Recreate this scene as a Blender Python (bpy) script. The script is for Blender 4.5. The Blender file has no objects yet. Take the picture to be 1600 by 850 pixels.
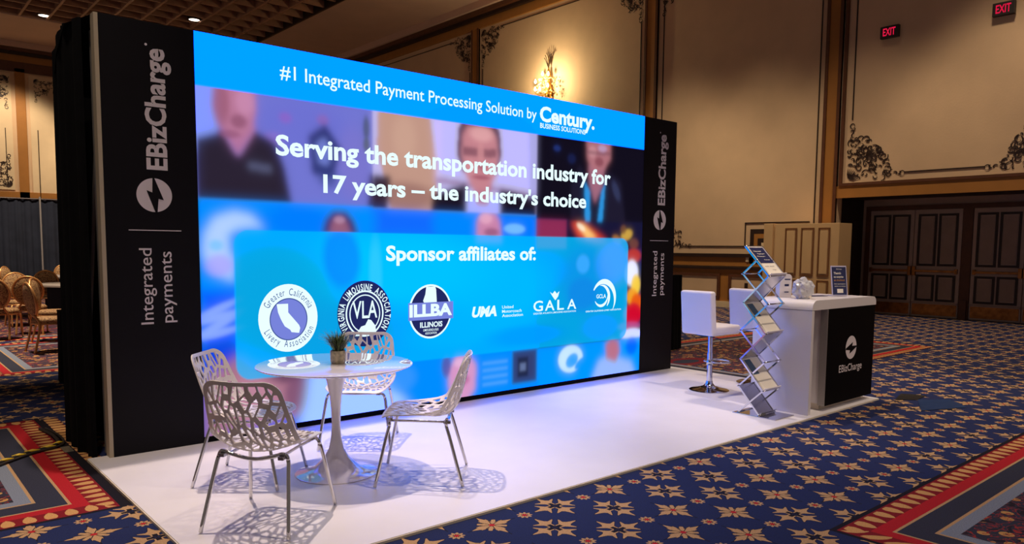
import bpy, bmesh, math, random
import numpy as np
from mathutils import Vector, Matrix
PI = math.pi
S = bpy.context.scene
C = S.collection
random.seed(7)

# ------------------------------------------------------------------ camera
cam_d = bpy.data.cameras.new('camera'); cam = bpy.data.objects.new('camera', cam_d); C.objects.link(cam)
cam_d.sensor_width = 36; cam_d.sensor_fit = 'HORIZONTAL'; cam_d.lens = 1172.65*36/1600
cam_d.shift_y = (488.35-425)/1600; cam_d.clip_end = 200
_r = Vector((0.75395694, -0.65686626, 0.00869743)); _u = Vector((0.04987074, 0.07043348, 0.99626906)); _f = Vector((0.65502812, 0.75071022, -0.08586221))
cam.matrix_world = Matrix(((_r.x, _u.x, -_f.x, -1.289), (_r.y, _u.y, -_f.y, -5.689), (_r.z, _u.z, -_f.z, 1.5), (0, 0, 0, 1)))
S.camera = cam

# ------------------------------------------------------------------ world, lights, exposure
w = bpy.data.worlds.new('world'); S.world = w; w.use_nodes = True
bg = w.node_tree.nodes['Background']; bg.inputs[0].default_value = (1.0, .81, .72, 1); bg.inputs[1].default_value = .14
S.view_settings.view_transform = 'Standard'; S.view_settings.look = 'None'
S.view_settings.exposure = 0; S.view_settings.gamma = 1

def spot(loc, target, power, angle, blend, size, col):
    d = bpy.data.lights.new('spot_light', 'SPOT'); o = bpy.data.objects.new('spot_light', d); C.objects.link(o)
    d.energy = power; d.spot_size = math.radians(angle); d.spot_blend = blend; d.shadow_soft_size = size; d.color = col
    o.location = loc
    o.rotation_euler = (Vector(target)-Vector(loc)).to_track_quat('-Z', 'Y').to_euler()
    return o
WARM = (1, .80, .60)
for a in [((.6, .62, 9.7), (.6, -.9, 0), 2150, 34, .8, .10, (1, .80, .66)),
          ((3.0, .5, 9.7), (3.0, -1.0, 0), 1350, 38, .8, .14, (1, .86, .78)),
          ((6.2, .5, 9.7), (6.2, -1.6, 0), 1350, 38, .8, .14, (1, .84, .74)),
          ((3.5, -9.0, 6.5), (5.4, -1.6, .5), 420, 34, .8, .3, (1, .84, .72)),
          # over the open carpet
          ((4.5, -5.5, 9.7), (4.5, -5.0, 0), 1500, 75, .7, .25, WARM),
          ((-1.0, -2.0, 9.7), (-1.4, 0.2, 0), 1200, 36, .7, .25, WARM),
          # far left corner with the banquet chairs
          ((0.0, 8.0, 9.7), (0.5, 8.0, 0), 5500, 50, .6, .25, WARM),
          ((2.2, 13.0, 9.7), (2.2, 18.0, .8), 5200, 60, .6, .25, WARM),
          # washing the far left wall
          ((3.5, 29.2, 9.8), (3.8, 33.0, 3.0), 1500, 76, .5, .3, (1, .77, .52)),
          ((8.5, 29.2, 9.8), (8.5, 33.0, 3.0), 1100, 76, .5, .3, (1, .77, .52)),
          # washing the right wall
          ((12.6, 4.6, 9.8), (13.6, 4.6, 0), 880, 70, .6, .4, (1, .78, .50)),
          ((12.6, 6.9, 9.8), (13.6, 6.9, 0), 980, 72, .6, .4, (1, .78, .50)),
          ((12.6, 1.9, 9.8), (13.6, 1.9, 0), 420, 70, .4, .4, (1, .78, .52)),
          ((12.6, -1.4, 9.8), (13.6, -1.4, 0), 950, 84, .5, .4, (1, .78, .52)),
          ((9.5, 2.0, 9.7), (9.5, 2.0, 0), 700, 60, .6, .2, WARM),
          ((11.5, -4.0, 9.7), (11.5, -4.0, 0), 500, 70, .6, .2, WARM)]:
    spot(*a)

# ------------------------------------------------------------------ materials
def lin(c):
    return tuple(((v/255/12.92) if v/255 <= .04045 else ((v/255+.055)/1.055)**2.4) for v in c)
def mat(name, col, rough=.5, metal=0, emit=0, spec=.5, noise=0, nscale=20, bump=0, bscale=60, coat=0, ior=1.5, trans=0, alpha=1, srgb=True):
    m = bpy.data.materials.new(name); m.use_nodes = True; nt = m.node_tree; b = nt.nodes['Principled BSDF']
    c = lin(col) if srgb else col
    b.inputs['Base Color'].default_value = (*c, 1); b.inputs['Roughness'].default_value = rough
    b.inputs['Metallic'].default_value = metal; b.inputs['IOR'].default_value = ior
    b.inputs['Specular IOR Level'].default_value = spec; b.inputs['Coat Weight'].default_value = coat
    b.inputs['Coat Roughness'].default_value = .03
    b.inputs['Transmission Weight'].default_value = trans; b.inputs['Alpha'].default_value = alpha
    if emit:
        b.inputs['Emission Color'].default_value = (*c, 1); b.inputs['Emission Strength'].default_value = emit
    tc = nt.nodes.new('ShaderNodeTexCoord')
    if noise:
        n = nt.nodes.new('ShaderNodeTexNoise'); n.inputs['Scale'].default_value = nscale; n.inputs['Detail'].default_value = 4
        nt.links.new(tc.outputs['Object'], n.inputs['Vector'])
        r = nt.nodes.new('ShaderNodeMapRange'); r.inputs[1].default_value = .3; r.inputs[2].default_value = .7
        r.inputs[3].default_value = 1-noise; r.inputs[4].default_value = 1+noise
        mx = nt.nodes.new('ShaderNodeVectorMath'); mx.operation = 'SCALE'; mx.inputs[0].default_value = c
        nt.links.new(n.outputs['Fac'], r.inputs[0]); nt.links.new(r.outputs[0], mx.inputs['Scale'])
        nt.links.new(mx.outputs[0], b.inputs['Base Color'])
    if bump:
        n = nt.nodes.new('ShaderNodeTexNoise'); n.inputs['Scale'].default_value = bscale; n.inputs['Detail'].default_value = 3
        nt.links.new(tc.outputs['Object'], n.inputs['Vector'])
        bp = nt.nodes.new('ShaderNodeBump'); bp.inputs['Strength'].default_value = bump; bp.inputs['Distance'].default_value = .01
        nt.links.new(n.outputs['Fac'], bp.inputs['Height']); nt.links.new(bp.outputs[0], b.inputs['Normal'])
    return m
def emis(name, col, s=1.0):
    m = bpy.data.materials.new(name); m.use_nodes = True; nt = m.node_tree; nt.nodes.clear()
    e = nt.nodes.new('ShaderNodeEmission'); e.inputs[0].default_value = (*lin(col), 1); e.inputs[1].default_value = s
    o = nt.nodes.new('ShaderNodeOutputMaterial'); nt.links.new(e.outputs[0], o.inputs[0]); return m
M = dict(
    plaster=mat('plaster', (220, 188, 154), .8, noise=.05, nscale=1.5, bump=.15, bscale=25),
    plaster_pale=mat('plaster_pale', (232, 208, 172), .8, noise=.04, nscale=2),
    gold_band=mat('gold_band', (172, 116, 54), .55, noise=.06, nscale=3),
    brown=mat('brown_moulding', (96, 56, 34), .5, noise=.15, nscale=6),
    dark_brown=mat('dark_moulding', (46, 26, 20), .5, noise=.15, nscale=8),
    soffit=mat('soffit', (218, 184, 166), .85, noise=.04, nscale=1),
    beam=mat('ceiling_beam', (186, 140, 114), .6, noise=.1, nscale=4),
    plenum=mat('plenum', (50, 40, 38), .9),
    door=mat('door_paint', (190, 166, 154), .5, noise=.06, nscale=5),
    door_panel=mat('door_panel', (166, 142, 130), .5, noise=.06, nscale=5),
    brass=mat('aged_brass', (168, 112, 60), .35, metal=.9, noise=.35, nscale=9),
    black_vinyl=mat('black_vinyl', (14, 11, 18), .6, spec=.2, noise=.05, nscale=4),
    velvet=mat('black_velvet', (7, 7, 11), .95, spec=.15, noise=.4, nscale=12),
    drape=mat('dark_drape', (36, 40, 52), .9, spec=.2, noise=.2, nscale=3),
    beige_edge=mat('beige_edge', (190, 176, 150), .5, noise=.05, nscale=6),
    lettering=mat('pale_lettering', (232, 222, 226), .6),
    floor_white=mat('white_flooring', (236, 232, 238), .42, noise=.025, nscale=2.5, bump=.25, bscale=7),
    floor_edge=mat('floor_edge', (226, 214, 196), .5),
    white_plastic=mat('white_plastic', (232, 224, 222), .3, noise=.02, nscale=5),
    white_gloss=mat('white_gloss', (236, 232, 236), .04, coat=1, ior=1.9),
    chrome=mat('chrome', (210, 208, 210), .09, metal=1),
    chrome_dull=mat('satin_metal', (185, 182, 186), .25, metal=1),
    leather=mat('white_leather', (236, 228, 226), .45, bump=.1, bscale=90),
    seam=mat('seam', (190, 182, 184), .6),
    counter=mat('counter_white', (230, 224, 226), .35, noise=.01, nscale=3),
    counter_black=mat('counter_black', (2, 2, 3), .55, spec=.08),
    aluminium=mat('aluminium', (176, 172, 170), .4, metal=.6),
    acrylic=mat('frosted_acrylic', (205, 200, 225), .25, spec=.5),
    paper_white=mat('paper_white', (240, 232, 220), .6),
    paper_navy=mat('paper_navy', (34, 40, 86), .5),
    paper_teal=mat('paper_teal', (70, 100, 130), .5),
    grass=mat('grass', (84, 104, 52), .5, noise=.5, nscale=30),
    grass_dark=mat('grass_dark', (44, 52, 34), .5, noise=.5, nscale=30),
    pot=mat('speckled_pot', (214, 200, 172), .4, noise=.35, nscale=45),
    soil=mat('soil', (36, 28, 22), .9),
    box_beige=mat('beige_cabinet', (214, 178, 132), .6, noise=.03, nscale=3),
    box_line=mat('beige_cabinet_line', (120, 76, 42), .6),
    exit_body=mat('exit_housing', (40, 30, 30), .5),
    exit_red=emis('exit_red', (222, 24, 66), 1.0),
    bulb=emis('bulb', (255, 226, 160), 14),
    lamp=emis('lamp', (255, 236, 214), 4),
    crystal=mat('crystal', (240, 220, 170), .1, metal=.3),
    gold=mat('gold', (196, 150, 70), .3, metal=.9),
    chair_gold=mat('chair_gold', (208, 150, 92), .35, metal=.5),
    table_grey=mat('table_laminate', (150, 140, 132), .5),
    blue_sheet=mat('blue_sheet', (50, 84, 140), .35, bump=.4, bscale=14),
    dark_sheet=mat('dark_sheet', (52, 46, 44), .6, bump=.4, bscale=10),
    cable=mat('cable', (44, 36, 34), .6),
    yellow=mat('yellow_tape', (228, 190, 40), .5),
    steel=mat('floor_plate', (140, 132, 118), .4, metal=.5, noise=.2, nscale=20),
    led_white=emis('led_white', (226, 250, 255), 1.1),
    led_navy=emis('led_navy', (34, 40, 96), 1.0),
    led_ink=emis('led_ink', (60, 80, 150), 1.0),
    led_lilac=emis('led_lilac', (120, 132, 220), 1.0),
    switch=mat('switch_plate', (220, 204, 180), .5),
    candy=mat('candy_wrap', (236, 222, 206), .4, noise=.15, nscale=40),
)
# clear crinkled bag
def bag_mat():
    m = bpy.data.materials.new('clear_bag'); m.use_nodes = True; nt = m.node_tree; nt.nodes.clear()
    t = nt.nodes.new('ShaderNodeBsdfTransparent'); g = nt.nodes.new('ShaderNodeBsdfGlossy'); g.inputs['Roughness'].default_value = .12
    d = nt.nodes.new('ShaderNodeBsdfDiffuse'); d.inputs[0].default_value = (.8, .8, .85, 1)
    a = nt.nodes.new('ShaderNodeMixShader'); a.inputs[0].default_value = .3; b = nt.nodes.new('ShaderNodeMixShader'); b.inputs[0].default_value = .6
    o = nt.nodes.new('ShaderNodeOutputMaterial')
    nt.links.new(t.outputs[0], a.inputs[1]); nt.links.new(g.outputs[0], a.inputs[2]); nt.links.new(a.outputs[0], b.inputs[1]); nt.links.new(d.outputs[0], b.inputs[2]); nt.links.new(b.outputs[0], o.inputs[0])
    return m
M['bag'] = bag_mat()

# small expression builder for shader maths
class X:
    nt = None
    def __init__(s, sock): s.s = sock
    @staticmethod
    def op(o, *a):
        n = X.nt.nodes.new('ShaderNodeMath'); n.operation = o
        for i, v in enumerate(a):
            if isinstance(v, X): X.nt.links.new(v.s, n.inputs[i])
            else: n.inputs[i].default_value = v
        return X(n.outputs[0])
    def __add__(s, o): return X.op('ADD', s, o)
    __radd__ = __add__
    def __sub__(s, o): return X.op('SUBTRACT', s, o)
    def __rsub__(s, o): return X.op('SUBTRACT', o, s)
    def __mul__(s, o): return X.op('MULTIPLY', s, o)
    __rmul__ = __mul__
    def __truediv__(s, o): return X.op('DIVIDE', s, o)
    def __lt__(s, o): return X.op('LESS_THAN', s, o)
    def __gt__(s, o): return X.op('GREATER_THAN', s, o)
    def abs(s): return X.op('ABSOLUTE', s)
def xmin(a, b): return X.op('MINIMUM', a, b)
def xmax(a, b): return X.op('MAXIMUM', a, b)
def curve(x, pts):          # piecewise linear via colour ramp; x in 0..1
    n = X.nt.nodes.new('ShaderNodeValToRGB'); cr = n.color_ramp; cr.interpolation = 'LINEAR'
    while len(cr.elements) < len(pts): cr.elements.new(.5)
    for e, (p, v) in zip(cr.elements, pts): e.position = p; e.color = (v, v, v, 1)
    X.nt.links.new(x.s, n.inputs[0]); return X(n.outputs[0])
def mixc(f, a, b):
    n = X.nt.nodes.new('ShaderNodeMix'); n.data_type = 'RGBA'; X.nt.links.new(f.s, n.inputs[0])
    for i, v in ((6, a), (7, b)):
        if isinstance(v, X): X.nt.links.new(v.s, n.inputs[i])
        else: n.inputs[i].default_value = (*v, 1)
    return X(n.outputs[2])
def carpet_material():
    m = bpy.data.materials.new('patterned_carpet'); m.use_nodes = True; nt = m.node_tree; X.nt = nt
    b = nt.nodes['Principled BSDF']; b.inputs['Roughness'].default_value = .9; b.inputs['Specular IOR Level'].default_value = .2
    tc = nt.nodes.new('ShaderNodeTexCoord'); sp = nt.nodes.new('ShaderNodeSeparateXYZ'); nt.links.new(tc.outputs['Object'], sp.inputs[0])
    x = X(sp.outputs[0]); y = X(sp.outputs[1])
    NAVY = (.013, .021, .085); TAN = (.46, .28, .14); DARK = (.008, .006, .012); RED = (.42, .012, .02); SLATE = (.030, .032, .055); GREY = (.20, .23, .30); ORANGE = (.56, .30, .11); GOLD = (.50, .27, .09)
    nz = nt.nodes.new('ShaderNodeTexNoise'); nz.inputs['Scale'].default_value = 150; nz.inputs['Detail'].default_value = 2; nt.links.new(tc.outputs['Object'], nz.inputs['Vector'])
    nf = X(nz.outputs['Fac'])
    def near(cx, cy, px, py):
        fx = (x-cx)/px; fy = (y-cy)/py
        ix = X.op('ROUND', fx); iy = X.op('ROUND', fy)
        return (fx-ix)*px, (fy-iy)*py, ix, iy
    def leafy(lx, ly, w):
        ax = lx.abs(); ay = ly.abs(); u = xmax(ax, ay); v = xmin(ax, ay)
        return u, v, v < curve(u*5.0, w)*.2
    Lw = [(0, 0), (.08, 0), (.13, .05), (.25, .12), (.36, .185), (.44, .17), (.52, .09), (.64, .05), (.76, .025), (.81, 0)]
    Sw = [(0, .03), (.10, .06), (.20, .115), (.30, .115), (.40, .105), (.47, .07), (.58, .035), (.69, 0)]
    def cap(u, v, ax, ay, bx_, by, r0, r1):
        dx, dy = bx_-ax, by-ay; k = 1/(dx*dx+dy*dy)
        h = X.op('MAXIMUM', X.op('MINIMUM', ((u-ax)*dx+(v-ay)*dy)*k, 1.0), 0.0)
        ex_ = u-ax-h*dx; ey_ = v-ay-h*dy
        return X.op('SQRT', ex_*ex_+ey_*ey_)-(h*(r1-r0)+r0)
    def flowers(cx, cy, px, py, isL, col):
        lx, ly, ix, iy = near(cx, cy, px, py)
        ax = lx.abs(); ay = ly.abs(); u = xmax(ax, ay); v = xmin(ax, ay)
        L = isL(ix, iy); notL = 1-L
        dl = xmin(v-curve(u*5.0, Lw)*.2, xmin(cap(u, v, .070, .020, .094, .068, .016, .004), cap(u, v, .024, .017, .060, .016, .004, .007)))
        ds = xmin(v-curve(u*5.0, Sw)*.2, xmin(cap(u, v, .022, .020, .054, .050, .010, .009), cap(u, v, .05, .018, .088, .024, .008, .002)))
        d = mixc(L, ds, dl)
        c = mixc((d < .0035)*(u < .168), col, DARK); c = mixc(d < 0, c, TAN)
        c = mixc((u < .05)*(v < .013)*(u > .012)*L, c, DARK)
        c = mixc(((v-u*.42).abs() < .0028)*(u < .062)*notL, c, DARK)
        c = mixc((u*u+v*v < .00028)*notL, c, RED)
        return c
    ev = lambda a, k=2.0: X.op('PINGPONG', a, 1.0)      # 0 for even, 1 for odd
    px, py = .4775, .4875
    c = flowers(1.24, -2.64, px, py, lambda ix, iy: ev(ix), NAVY)
    c = flowers(1.24+px/2, -2.64-py/2, px, py, lambda ix, iy: 1-ev(iy), c)
    def rosette(cx, cy, px, py, c):
        lx, ly, ix, iy = near(cx, cy, px, py); r2 = lx*lx+ly*ly; r = X.op('SQRT', r2); th = X.op('ARCTAN2', ly, lx)
        R = X.op('SINE', th*9)*.008+.038
        c = mixc(r < R, c, TAN); c = mixc((r < .022)*(X.op('SINE', th*9) < .3), c, DARK); return mixc(r < .014, c, RED)
    c = rosette(1.24+px/2, -2.64, px, py, c)
    c = rosette(1.24, -2.64-py*1.5, px, py*2, c)
    # gold scroll ground inside the medallions
    mp = nt.nodes.new('ShaderNodeTexVoronoi'); mp.feature = 'SMOOTH_F1'; mp.inputs['Scale'].default_value = 9; mp.inputs['Smoothness'].default_value = .25
    nt.links.new(tc.outputs['Object'], mp.inputs['Vector'])
    wv = nt.nodes.new('ShaderNodeTexNoise'); wv.inputs['Scale'].default_value = 7; wv.inputs['Distortion'].default_value = 2.2; nt.links.new(tc.outputs['Object'], wv.inputs['Vector'])
    vd = X(mp.outputs['Distance']); wn = X(wv.outputs['Fac'])
    inner = mixc((vd < .34)*(vd > .12), SLATE, GOLD); inner = mixc((wn > .60), inner, (.02, .012, .02)); inner = mixc((wn > .50)*(wn < .535), inner, (.30, .03, .03))
    ex, ey, _, _ = near(7.05, .3, 1.9, 1.3)
    er = ex*ex/.20+ey*ey/.05
    inner = mixc(er < 1, inner, (.16, .012, .02)); inner = mixc(er < .30, inner, SLATE)
    def medallion(c, x0, x1, y0, y1):
        cx, cy, hx, hy = (x0+x1)/2, (y0+y1)/2, (x1-x0)/2, (y1-y0)/2
        dx = hx-(x-cx).abs(); dy = hy-(y-cy).abs()
        d = xmin(dx, dy); sx = dy < dx
        s = mixc(sx, y, x)
        sg = mixc(sx, (x > 3.95)*2-1, 0*x) if x0 == 2.62 else 0*x
        t = (X.op('FRACT', (s-sg*d*.8)/(.12 if x0 == 2.62 else .1))-.5).abs()*2
        pet = (d > .012)*(t < curve(d*5, [(0, 0), (.07, .45), (.2, .66), (.38, .6), (.55, .32), (.64, 0)]))*(d < .135)
        black = (d > -.03)*(d < .0)
        inz = d > 0
        c = mixc(inz, c, RED); c = mixc(inz*(d < .125), c, (.20, .008, .014)); c = mixc(pet, c, ORANGE); c = mixc(black, c, DARK)
        c = mixc((d > .205)*(d < .221), c, TAN); c = mixc(d > .221, c, SLATE); c = mixc((d > .36)*(d < .378), c, TAN)
        c = mixc((d > .378), c, GREY); c = mixc(d > .455, c, inner)
        return c
    for r in [(2.62, 13, -9, -3.885), (-5, -.215, -1.04, 1.75), (-.2, 6.2, 4.46, 7.75), (6.3, 11.5, -1.2, 1.75), (-6, 9, 8.1, 20)]:
        c = medallion(c, *r)
    # second row of petals outside the left medallion
    c = mixc((x > -.215)*(x < -.155)*(y > -1.06)*(y < 1.7), c, DARK)
    t = (X.op('FRACT', y/.1)-.5).abs()*2
    q = (x > -.155)*(x < -.05)*(y > -.98)*(y < 1.7)
    c = mixc(q, c, (.10, .006, .012)); c = mixc(q*(t < curve((x+.17)*8, [(0, .5), (.3, .8), (.8, .7), (1, .2)])), c, ORANGE)
    k = nf*.9+.55
    vm = nt.nodes.new('ShaderNodeVectorMath'); vm.operation = 'SCALE'; nt.links.new(c.s, vm.inputs[0]); nt.links.new(k.s, vm.inputs['Scale'])
    nt.links.new(vm.outputs[0], b.inputs['Base Color'])
    bp = nt.nodes.new('ShaderNodeBump'); bp.inputs['Strength'].default_value = .3; bp.inputs['Distance'].default_value = .004
    nt.links.new(nf.s, bp.inputs['Height']); nt.links.new(bp.outputs[0], b.inputs['Normal'])
    return m
M['carpet'] = carpet_material()
def brocade():
    m = bpy.data.materials.new('brocade'); m.use_nodes = True; nt = m.node_tree; X.nt = nt
    b = nt.nodes['Principled BSDF']; b.inputs['Roughness'].default_value = .8
    tc = nt.nodes.new('ShaderNodeTexCoord'); n = nt.nodes.new('ShaderNodeTexNoise'); n.inputs['Scale'].default_value = 22; n.inputs['Distortion'].default_value = 3
    nt.links.new(tc.outputs['Object'], n.inputs['Vector']); f = X(n.outputs['Fac'])
    c = mixc(f > .52, (.42, .25, .10), (.13, .05, .025)); nt.links.new(c.s, b.inputs['Base Color']); return m
M['brocade'] = brocade()

# ------------------------------------------------------------------ mesh helpers
def me_from(verts, faces, name='mesh', smooth=False):
    me = bpy.data.meshes.new(name); me.from_pydata([tuple(v) for v in verts], [], faces); me.update()
    if smooth: me.shade_smooth()
    return me
def obj(name, data, m=None, parent=None, smooth=False, loc=None, rot=None):
    if isinstance(data, bmesh.types.BMesh):
        me = bpy.data.meshes.new(name); bmesh.ops.recalc_face_normals(data, faces=data.faces); data.to_mesh(me); data.free(); data = me
        if smooth: me.shade_smooth()
    o = bpy.data.objects.new(name, data); C.objects.link(o)
    if m is not None and not data.materials: data.materials.append(m)
    if parent: o.parent = parent
    if loc: o.location = loc
    if rot: o.rotation_euler = rot
    return o
def auto(o, ang=35):
    me = o.data
    me.shade_smooth(); 
    try: me.set_sharp_from_angle(angle=math.radians(ang))
    except Exception: pass
    return o
def thing(name, label, cat, loc=(0, 0, 0), rz=0, group=None):
    o = bpy.data.objects.new(name, None); C.objects.link(o); o.location = loc; o.rotation_euler = (0, 0, rz); o.empty_display_size = .1
    return tag(o, label, cat, group)
def tag(o, label, cat, group=None):
    o['label'] = label; o['category'] = cat
    if group: o['group'] = group
    return o
def struct(o): o['kind'] = 'structure'; return o
def dup(root, loc, rz, label, group):
    r = root.copy(); C.objects.link(r); r.location = loc; r.rotation_euler = (0, 0, rz); r['label'] = label
    if group: r['group'] = group
    for ch in list(root.children):
        c = ch.copy(); C.objects.link(c); c.parent = r
        for g in ch.children:
            d = g.copy(); C.objects.link(d); d.parent = c
    return r
def box(bm, x0, x1, y0, y1, z0, z1, bev=0, mt=None):
    r = bmesh.ops.create_cube(bm, size=1)
    for v in r['verts']:
        v.co = Vector(((x0+x1)/2+v.co.x*(x1-x0), (y0+y1)/2+v.co.y*(y1-y0), (z0+z1)/2+v.co.z*(z1-z0)))
        if mt is not None: v.co = mt @ v.co
    if bev:
        es = list({e for v in r['verts'] for e in v.link_edges})
        bmesh.ops.bevel(bm, geom=es, offset=bev, segments=2, affect='EDGES', profile=.7)
def bx(*a, bev=0, mt=None):
    bm = bmesh.new(); box(bm, *a, bev=bev, mt=mt); return bm
def tube(bm, pts, r, n=10, closed=False, cap=True):
    pts = [Vector(p) for p in pts]; rs = r if isinstance(r, (list, tuple)) else [r]*len(pts); rings = []
    N = len(pts); prev = None
    for i, p in enumerate(pts):
        if closed: t = pts[(i+1) % N]-pts[i-1]
        else: t = pts[min(i+1, N-1)]-pts[max(i-1, 0)]
        t.normalize()
        if prev is None:
            a = Vector((0, 0, 1)) if abs(t.z) < .9 else Vector((1, 0, 0)); nrm = t.cross(a).normalized()
        else:
            nrm = (prev-t*prev.dot(t)).normalized()
        prev = nrm; bn = t.cross(nrm)
        rings.append([bm.verts.new(p+(nrm*math.cos(2*PI*k/n)+bn*math.sin(2*PI*k/n))*rs[i]) for k in range(n)])
    for i in range(N if closed else N-1):
        a, b = rings[i], rings[(i+1) % N]
        for k in range(n): bm.faces.new((a[k], a[(k+1) % n], b[(k+1) % n], b[k]))
    if cap and not closed:
        bm.faces.new(rings[0][::-1]); bm.faces.new(rings[-1])
def lathe(bm, prof, c=(0, 0, 0), n=32, cap=True):
    rings = []
    for r, z in prof:
        rings.append([bm.verts.new((c[0]+r*math.cos(2*PI*k/n), c[1]+r*math.sin(2*PI*k/n), c[2]+z)) for k in range(n)])
    for a, b in zip(rings, rings[1:]):
        for k in range(n): bm.faces.new((a[k], a[(k+1) % n], b[(k+1) % n], b[k]))
    if cap: bm.faces.new(rings[0][::-1]); bm.faces.new(rings[-1])
def smooth_pts(pts, k=6, closed=False):
    P = [Vector(p) for p in pts]; out = []; n = len(P)
    rng = range(n) if closed else range(n-1)
    for i in rng:
        p0 = P[i-1] if (closed or i > 0) else P[0]; p1 = P[i]; p2 = P[(i+1) % n]; p3 = P[(i+2) % n] if (closed or i+2 < n) else P[-1]
        for j in range(k):
            t = j/k
            out.append(.5*((2*p1)+(p2-p0)*t+(2*p0-5*p1+4*p2-p3)*t*t+(3*p1-p0-3*p2+p3)*t**3))
    if not closed: out.append(P[-1])
    return out
def prism(bm, poly, axis, a, b):      # poly of 2d points extruded along axis: 'x' (y,z) 'y' (x,z) 'z' (x,y)
    def P(p, t): return {'x': (t, p[0], p[1]), 'y': (p[0], t, p[1]), 'z': (p[0], p[1], t)}[axis]
    A = [bm.verts.new(P(p, a)) for p in poly]; B = [bm.verts.new(P(p, b)) for p in poly]; n = len(poly)
    bm.faces.new(A); bm.faces.new(B[::-1])
    for i in range(n): bm.faces.new((A[i], B[i], B[(i+1) % n], A[(i+1) % n]))

# ------------------------------------------------------------------ lettering
_tc = {}
def glyphs(s, bold=0.0):
    k = (s, bold)
    if k not in _tc:
        cu = bpy.data.curves.new('t', 'FONT'); cu.body = s; cu.size = 1; cu.offset = bold; cu.resolution_u = 3
        o = bpy.data.objects.new('t', cu); C.objects.link(o); bpy.context.view_layer.update()
        me = o.evaluated_get(bpy.context.evaluated_depsgraph_get()).to_mesh()
        V = np.array([v.co[:2] for v in me.vertices]) if len(me.vertices) else np.zeros((0, 2)); F = [tuple(p.vertices) for p in me.polygons]
        o.to_mesh_clear(); bpy.data.objects.remove(o); bpy.data.curves.remove(cu); _tc[k] = (V, F)
    return _tc[k]
CAP = {}
def caph(bold):
    if bold not in CAP: V, _ = glyphs('E', bold); CAP[bold] = (V[:, 1].min(), V[:, 1].max())
    return CAP[bold]
def text_mesh(s, O, u, v, width, cap, bold=0.0, shear=0.0):
    V, F = glyphs(s, bold); b0, b1 = caph(bold); O, u, v = Vector(O), Vector(u), Vector(v)
    x0, x1 = V[:, 0].min(), V[:, 0].max()
    sx = width/(x1-x0); sy = cap/(b1-b0)
    vs = [O+u*((p[0]-x0)*sx+shear*(p[1]-b0)*sy)+v*((p[1]-b0)*sy) for p in V]
    return vs, F
def text(name, s, O, u, v, width, cap, m, parent, bold=0.0, shear=0.0):
    vs, F = text_mesh(s, O, u, v, width, cap, bold, shear)
    return obj(name, me_from(vs, F, name), m, parent)
def arc_text(name, s, cen, R, a0, a1, cap, m, parent, Y, inward=False, bold=0.0):
    vs, fs = [], []; ws = []
    for ch in s:
        V, F = glyphs(ch if ch != ' ' else 'n', bold); ws.append((V[:, 0].max()-V[:, 0].min())+.12)
    tot = sum(ws); a = a0; b0, b1 = caph(bold); k = cap/(b1-b0)
    for ch, wd in zip(s, ws):
        am = a+(a1-a0)*wd/tot/2; a += (a1-a0)*wd/tot
        if ch == ' ': continue
        V, F = glyphs(ch, bold); xm = (V[:, 0].min()+V[:, 0].max())/2; n = len(vs)
        rad = Vector((math.cos(am), 0, math.sin(am))); tan = Vector((math.sin(am), 0, -math.cos(am)))
        if inward: rad, tan = -rad, -tan
        base = Vector((cen[0], Y, cen[1]))+(-rad if inward else rad)*(R+(cap if inward else 0))
        kx = min(k*1.0, abs(a1-a0)*R/tot)
        for p in V: vs.append(base+tan*((p[0]-xm)*kx)+rad*((p[1]-b0)*k))
        fs += [tuple(i+n for i in f) for f in F]
    return obj(name, me_from(vs, fs, name), m, parent)
def flat_poly(name, pts, m, parent, Y):   # polygon on the y = Y plane
    return obj(name, me_from([(p[0], Y, p[1]) for p in pts], [tuple(range(len(pts)))], name), m, parent)
def ell(cx, cz, rx, rz, n=48, a0=0, a1=2*PI): return [(cx+rx*math.cos(a0+(a1-a0)*i/n), cz+rz*math.sin(a0+(a1-a0)*i/n)) for i in range(n)]
def ring(name, cx, cz, rx, rz, t, m, parent, Y, n=64):
    a = ell(cx, cz, rx, rz, n); b = ell(cx, cz, rx-t, rz-t, n); vs = [(p[0], Y, p[1]) for p in a+b]
    return obj(name, me_from(vs, [(i, (i+1) % n, n+(i+1) % n, n+i) for i in range(n)], name), m, parent)

# ================================================================== SETTING
WX = 15.8; CZ = 10.0; BY = 33.0
bm = bx(-12, 20, -12, 34.5, -.1, 0); floor = struct(obj('floor', bm, M['carpet']))

# --- walls
wr = struct(obj('wall_right', bx(WX, WX+.25, 2.55, 34, 0, CZ), M['plaster']))
p = obj('wall_section', bx(WX, WX+.25, -1.95, 2.55, 2.72, CZ), M['plaster'], wr)
p = obj('wall_section', bx(WX, WX+.25, -9, -1.95, 0, CZ), M['plaster'], wr)
wa = struct(obj('wall_alcove', bx(17.2, 17.4, -2.2, 2.8, 0, 3), M['door']))
obj('alcove_side', bx(WX+.24, 17.2, 2.55, 2.7, 0, 3), M['dark_brown'], wa)
obj('alcove_side', bx(WX+.24, 17.2, -2.1, -1.95, 0, 3), M['dark_brown'], wa)
obj('alcove_ceiling', bx(WX+.24, 17.2, -2.1, 2.7, 2.72, 2.85), M['dark_brown'], wa)
wb = struct(obj('wall_back', bx(-12, WX, BY, BY+.3, 0, CZ), M['plaster']))
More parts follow.
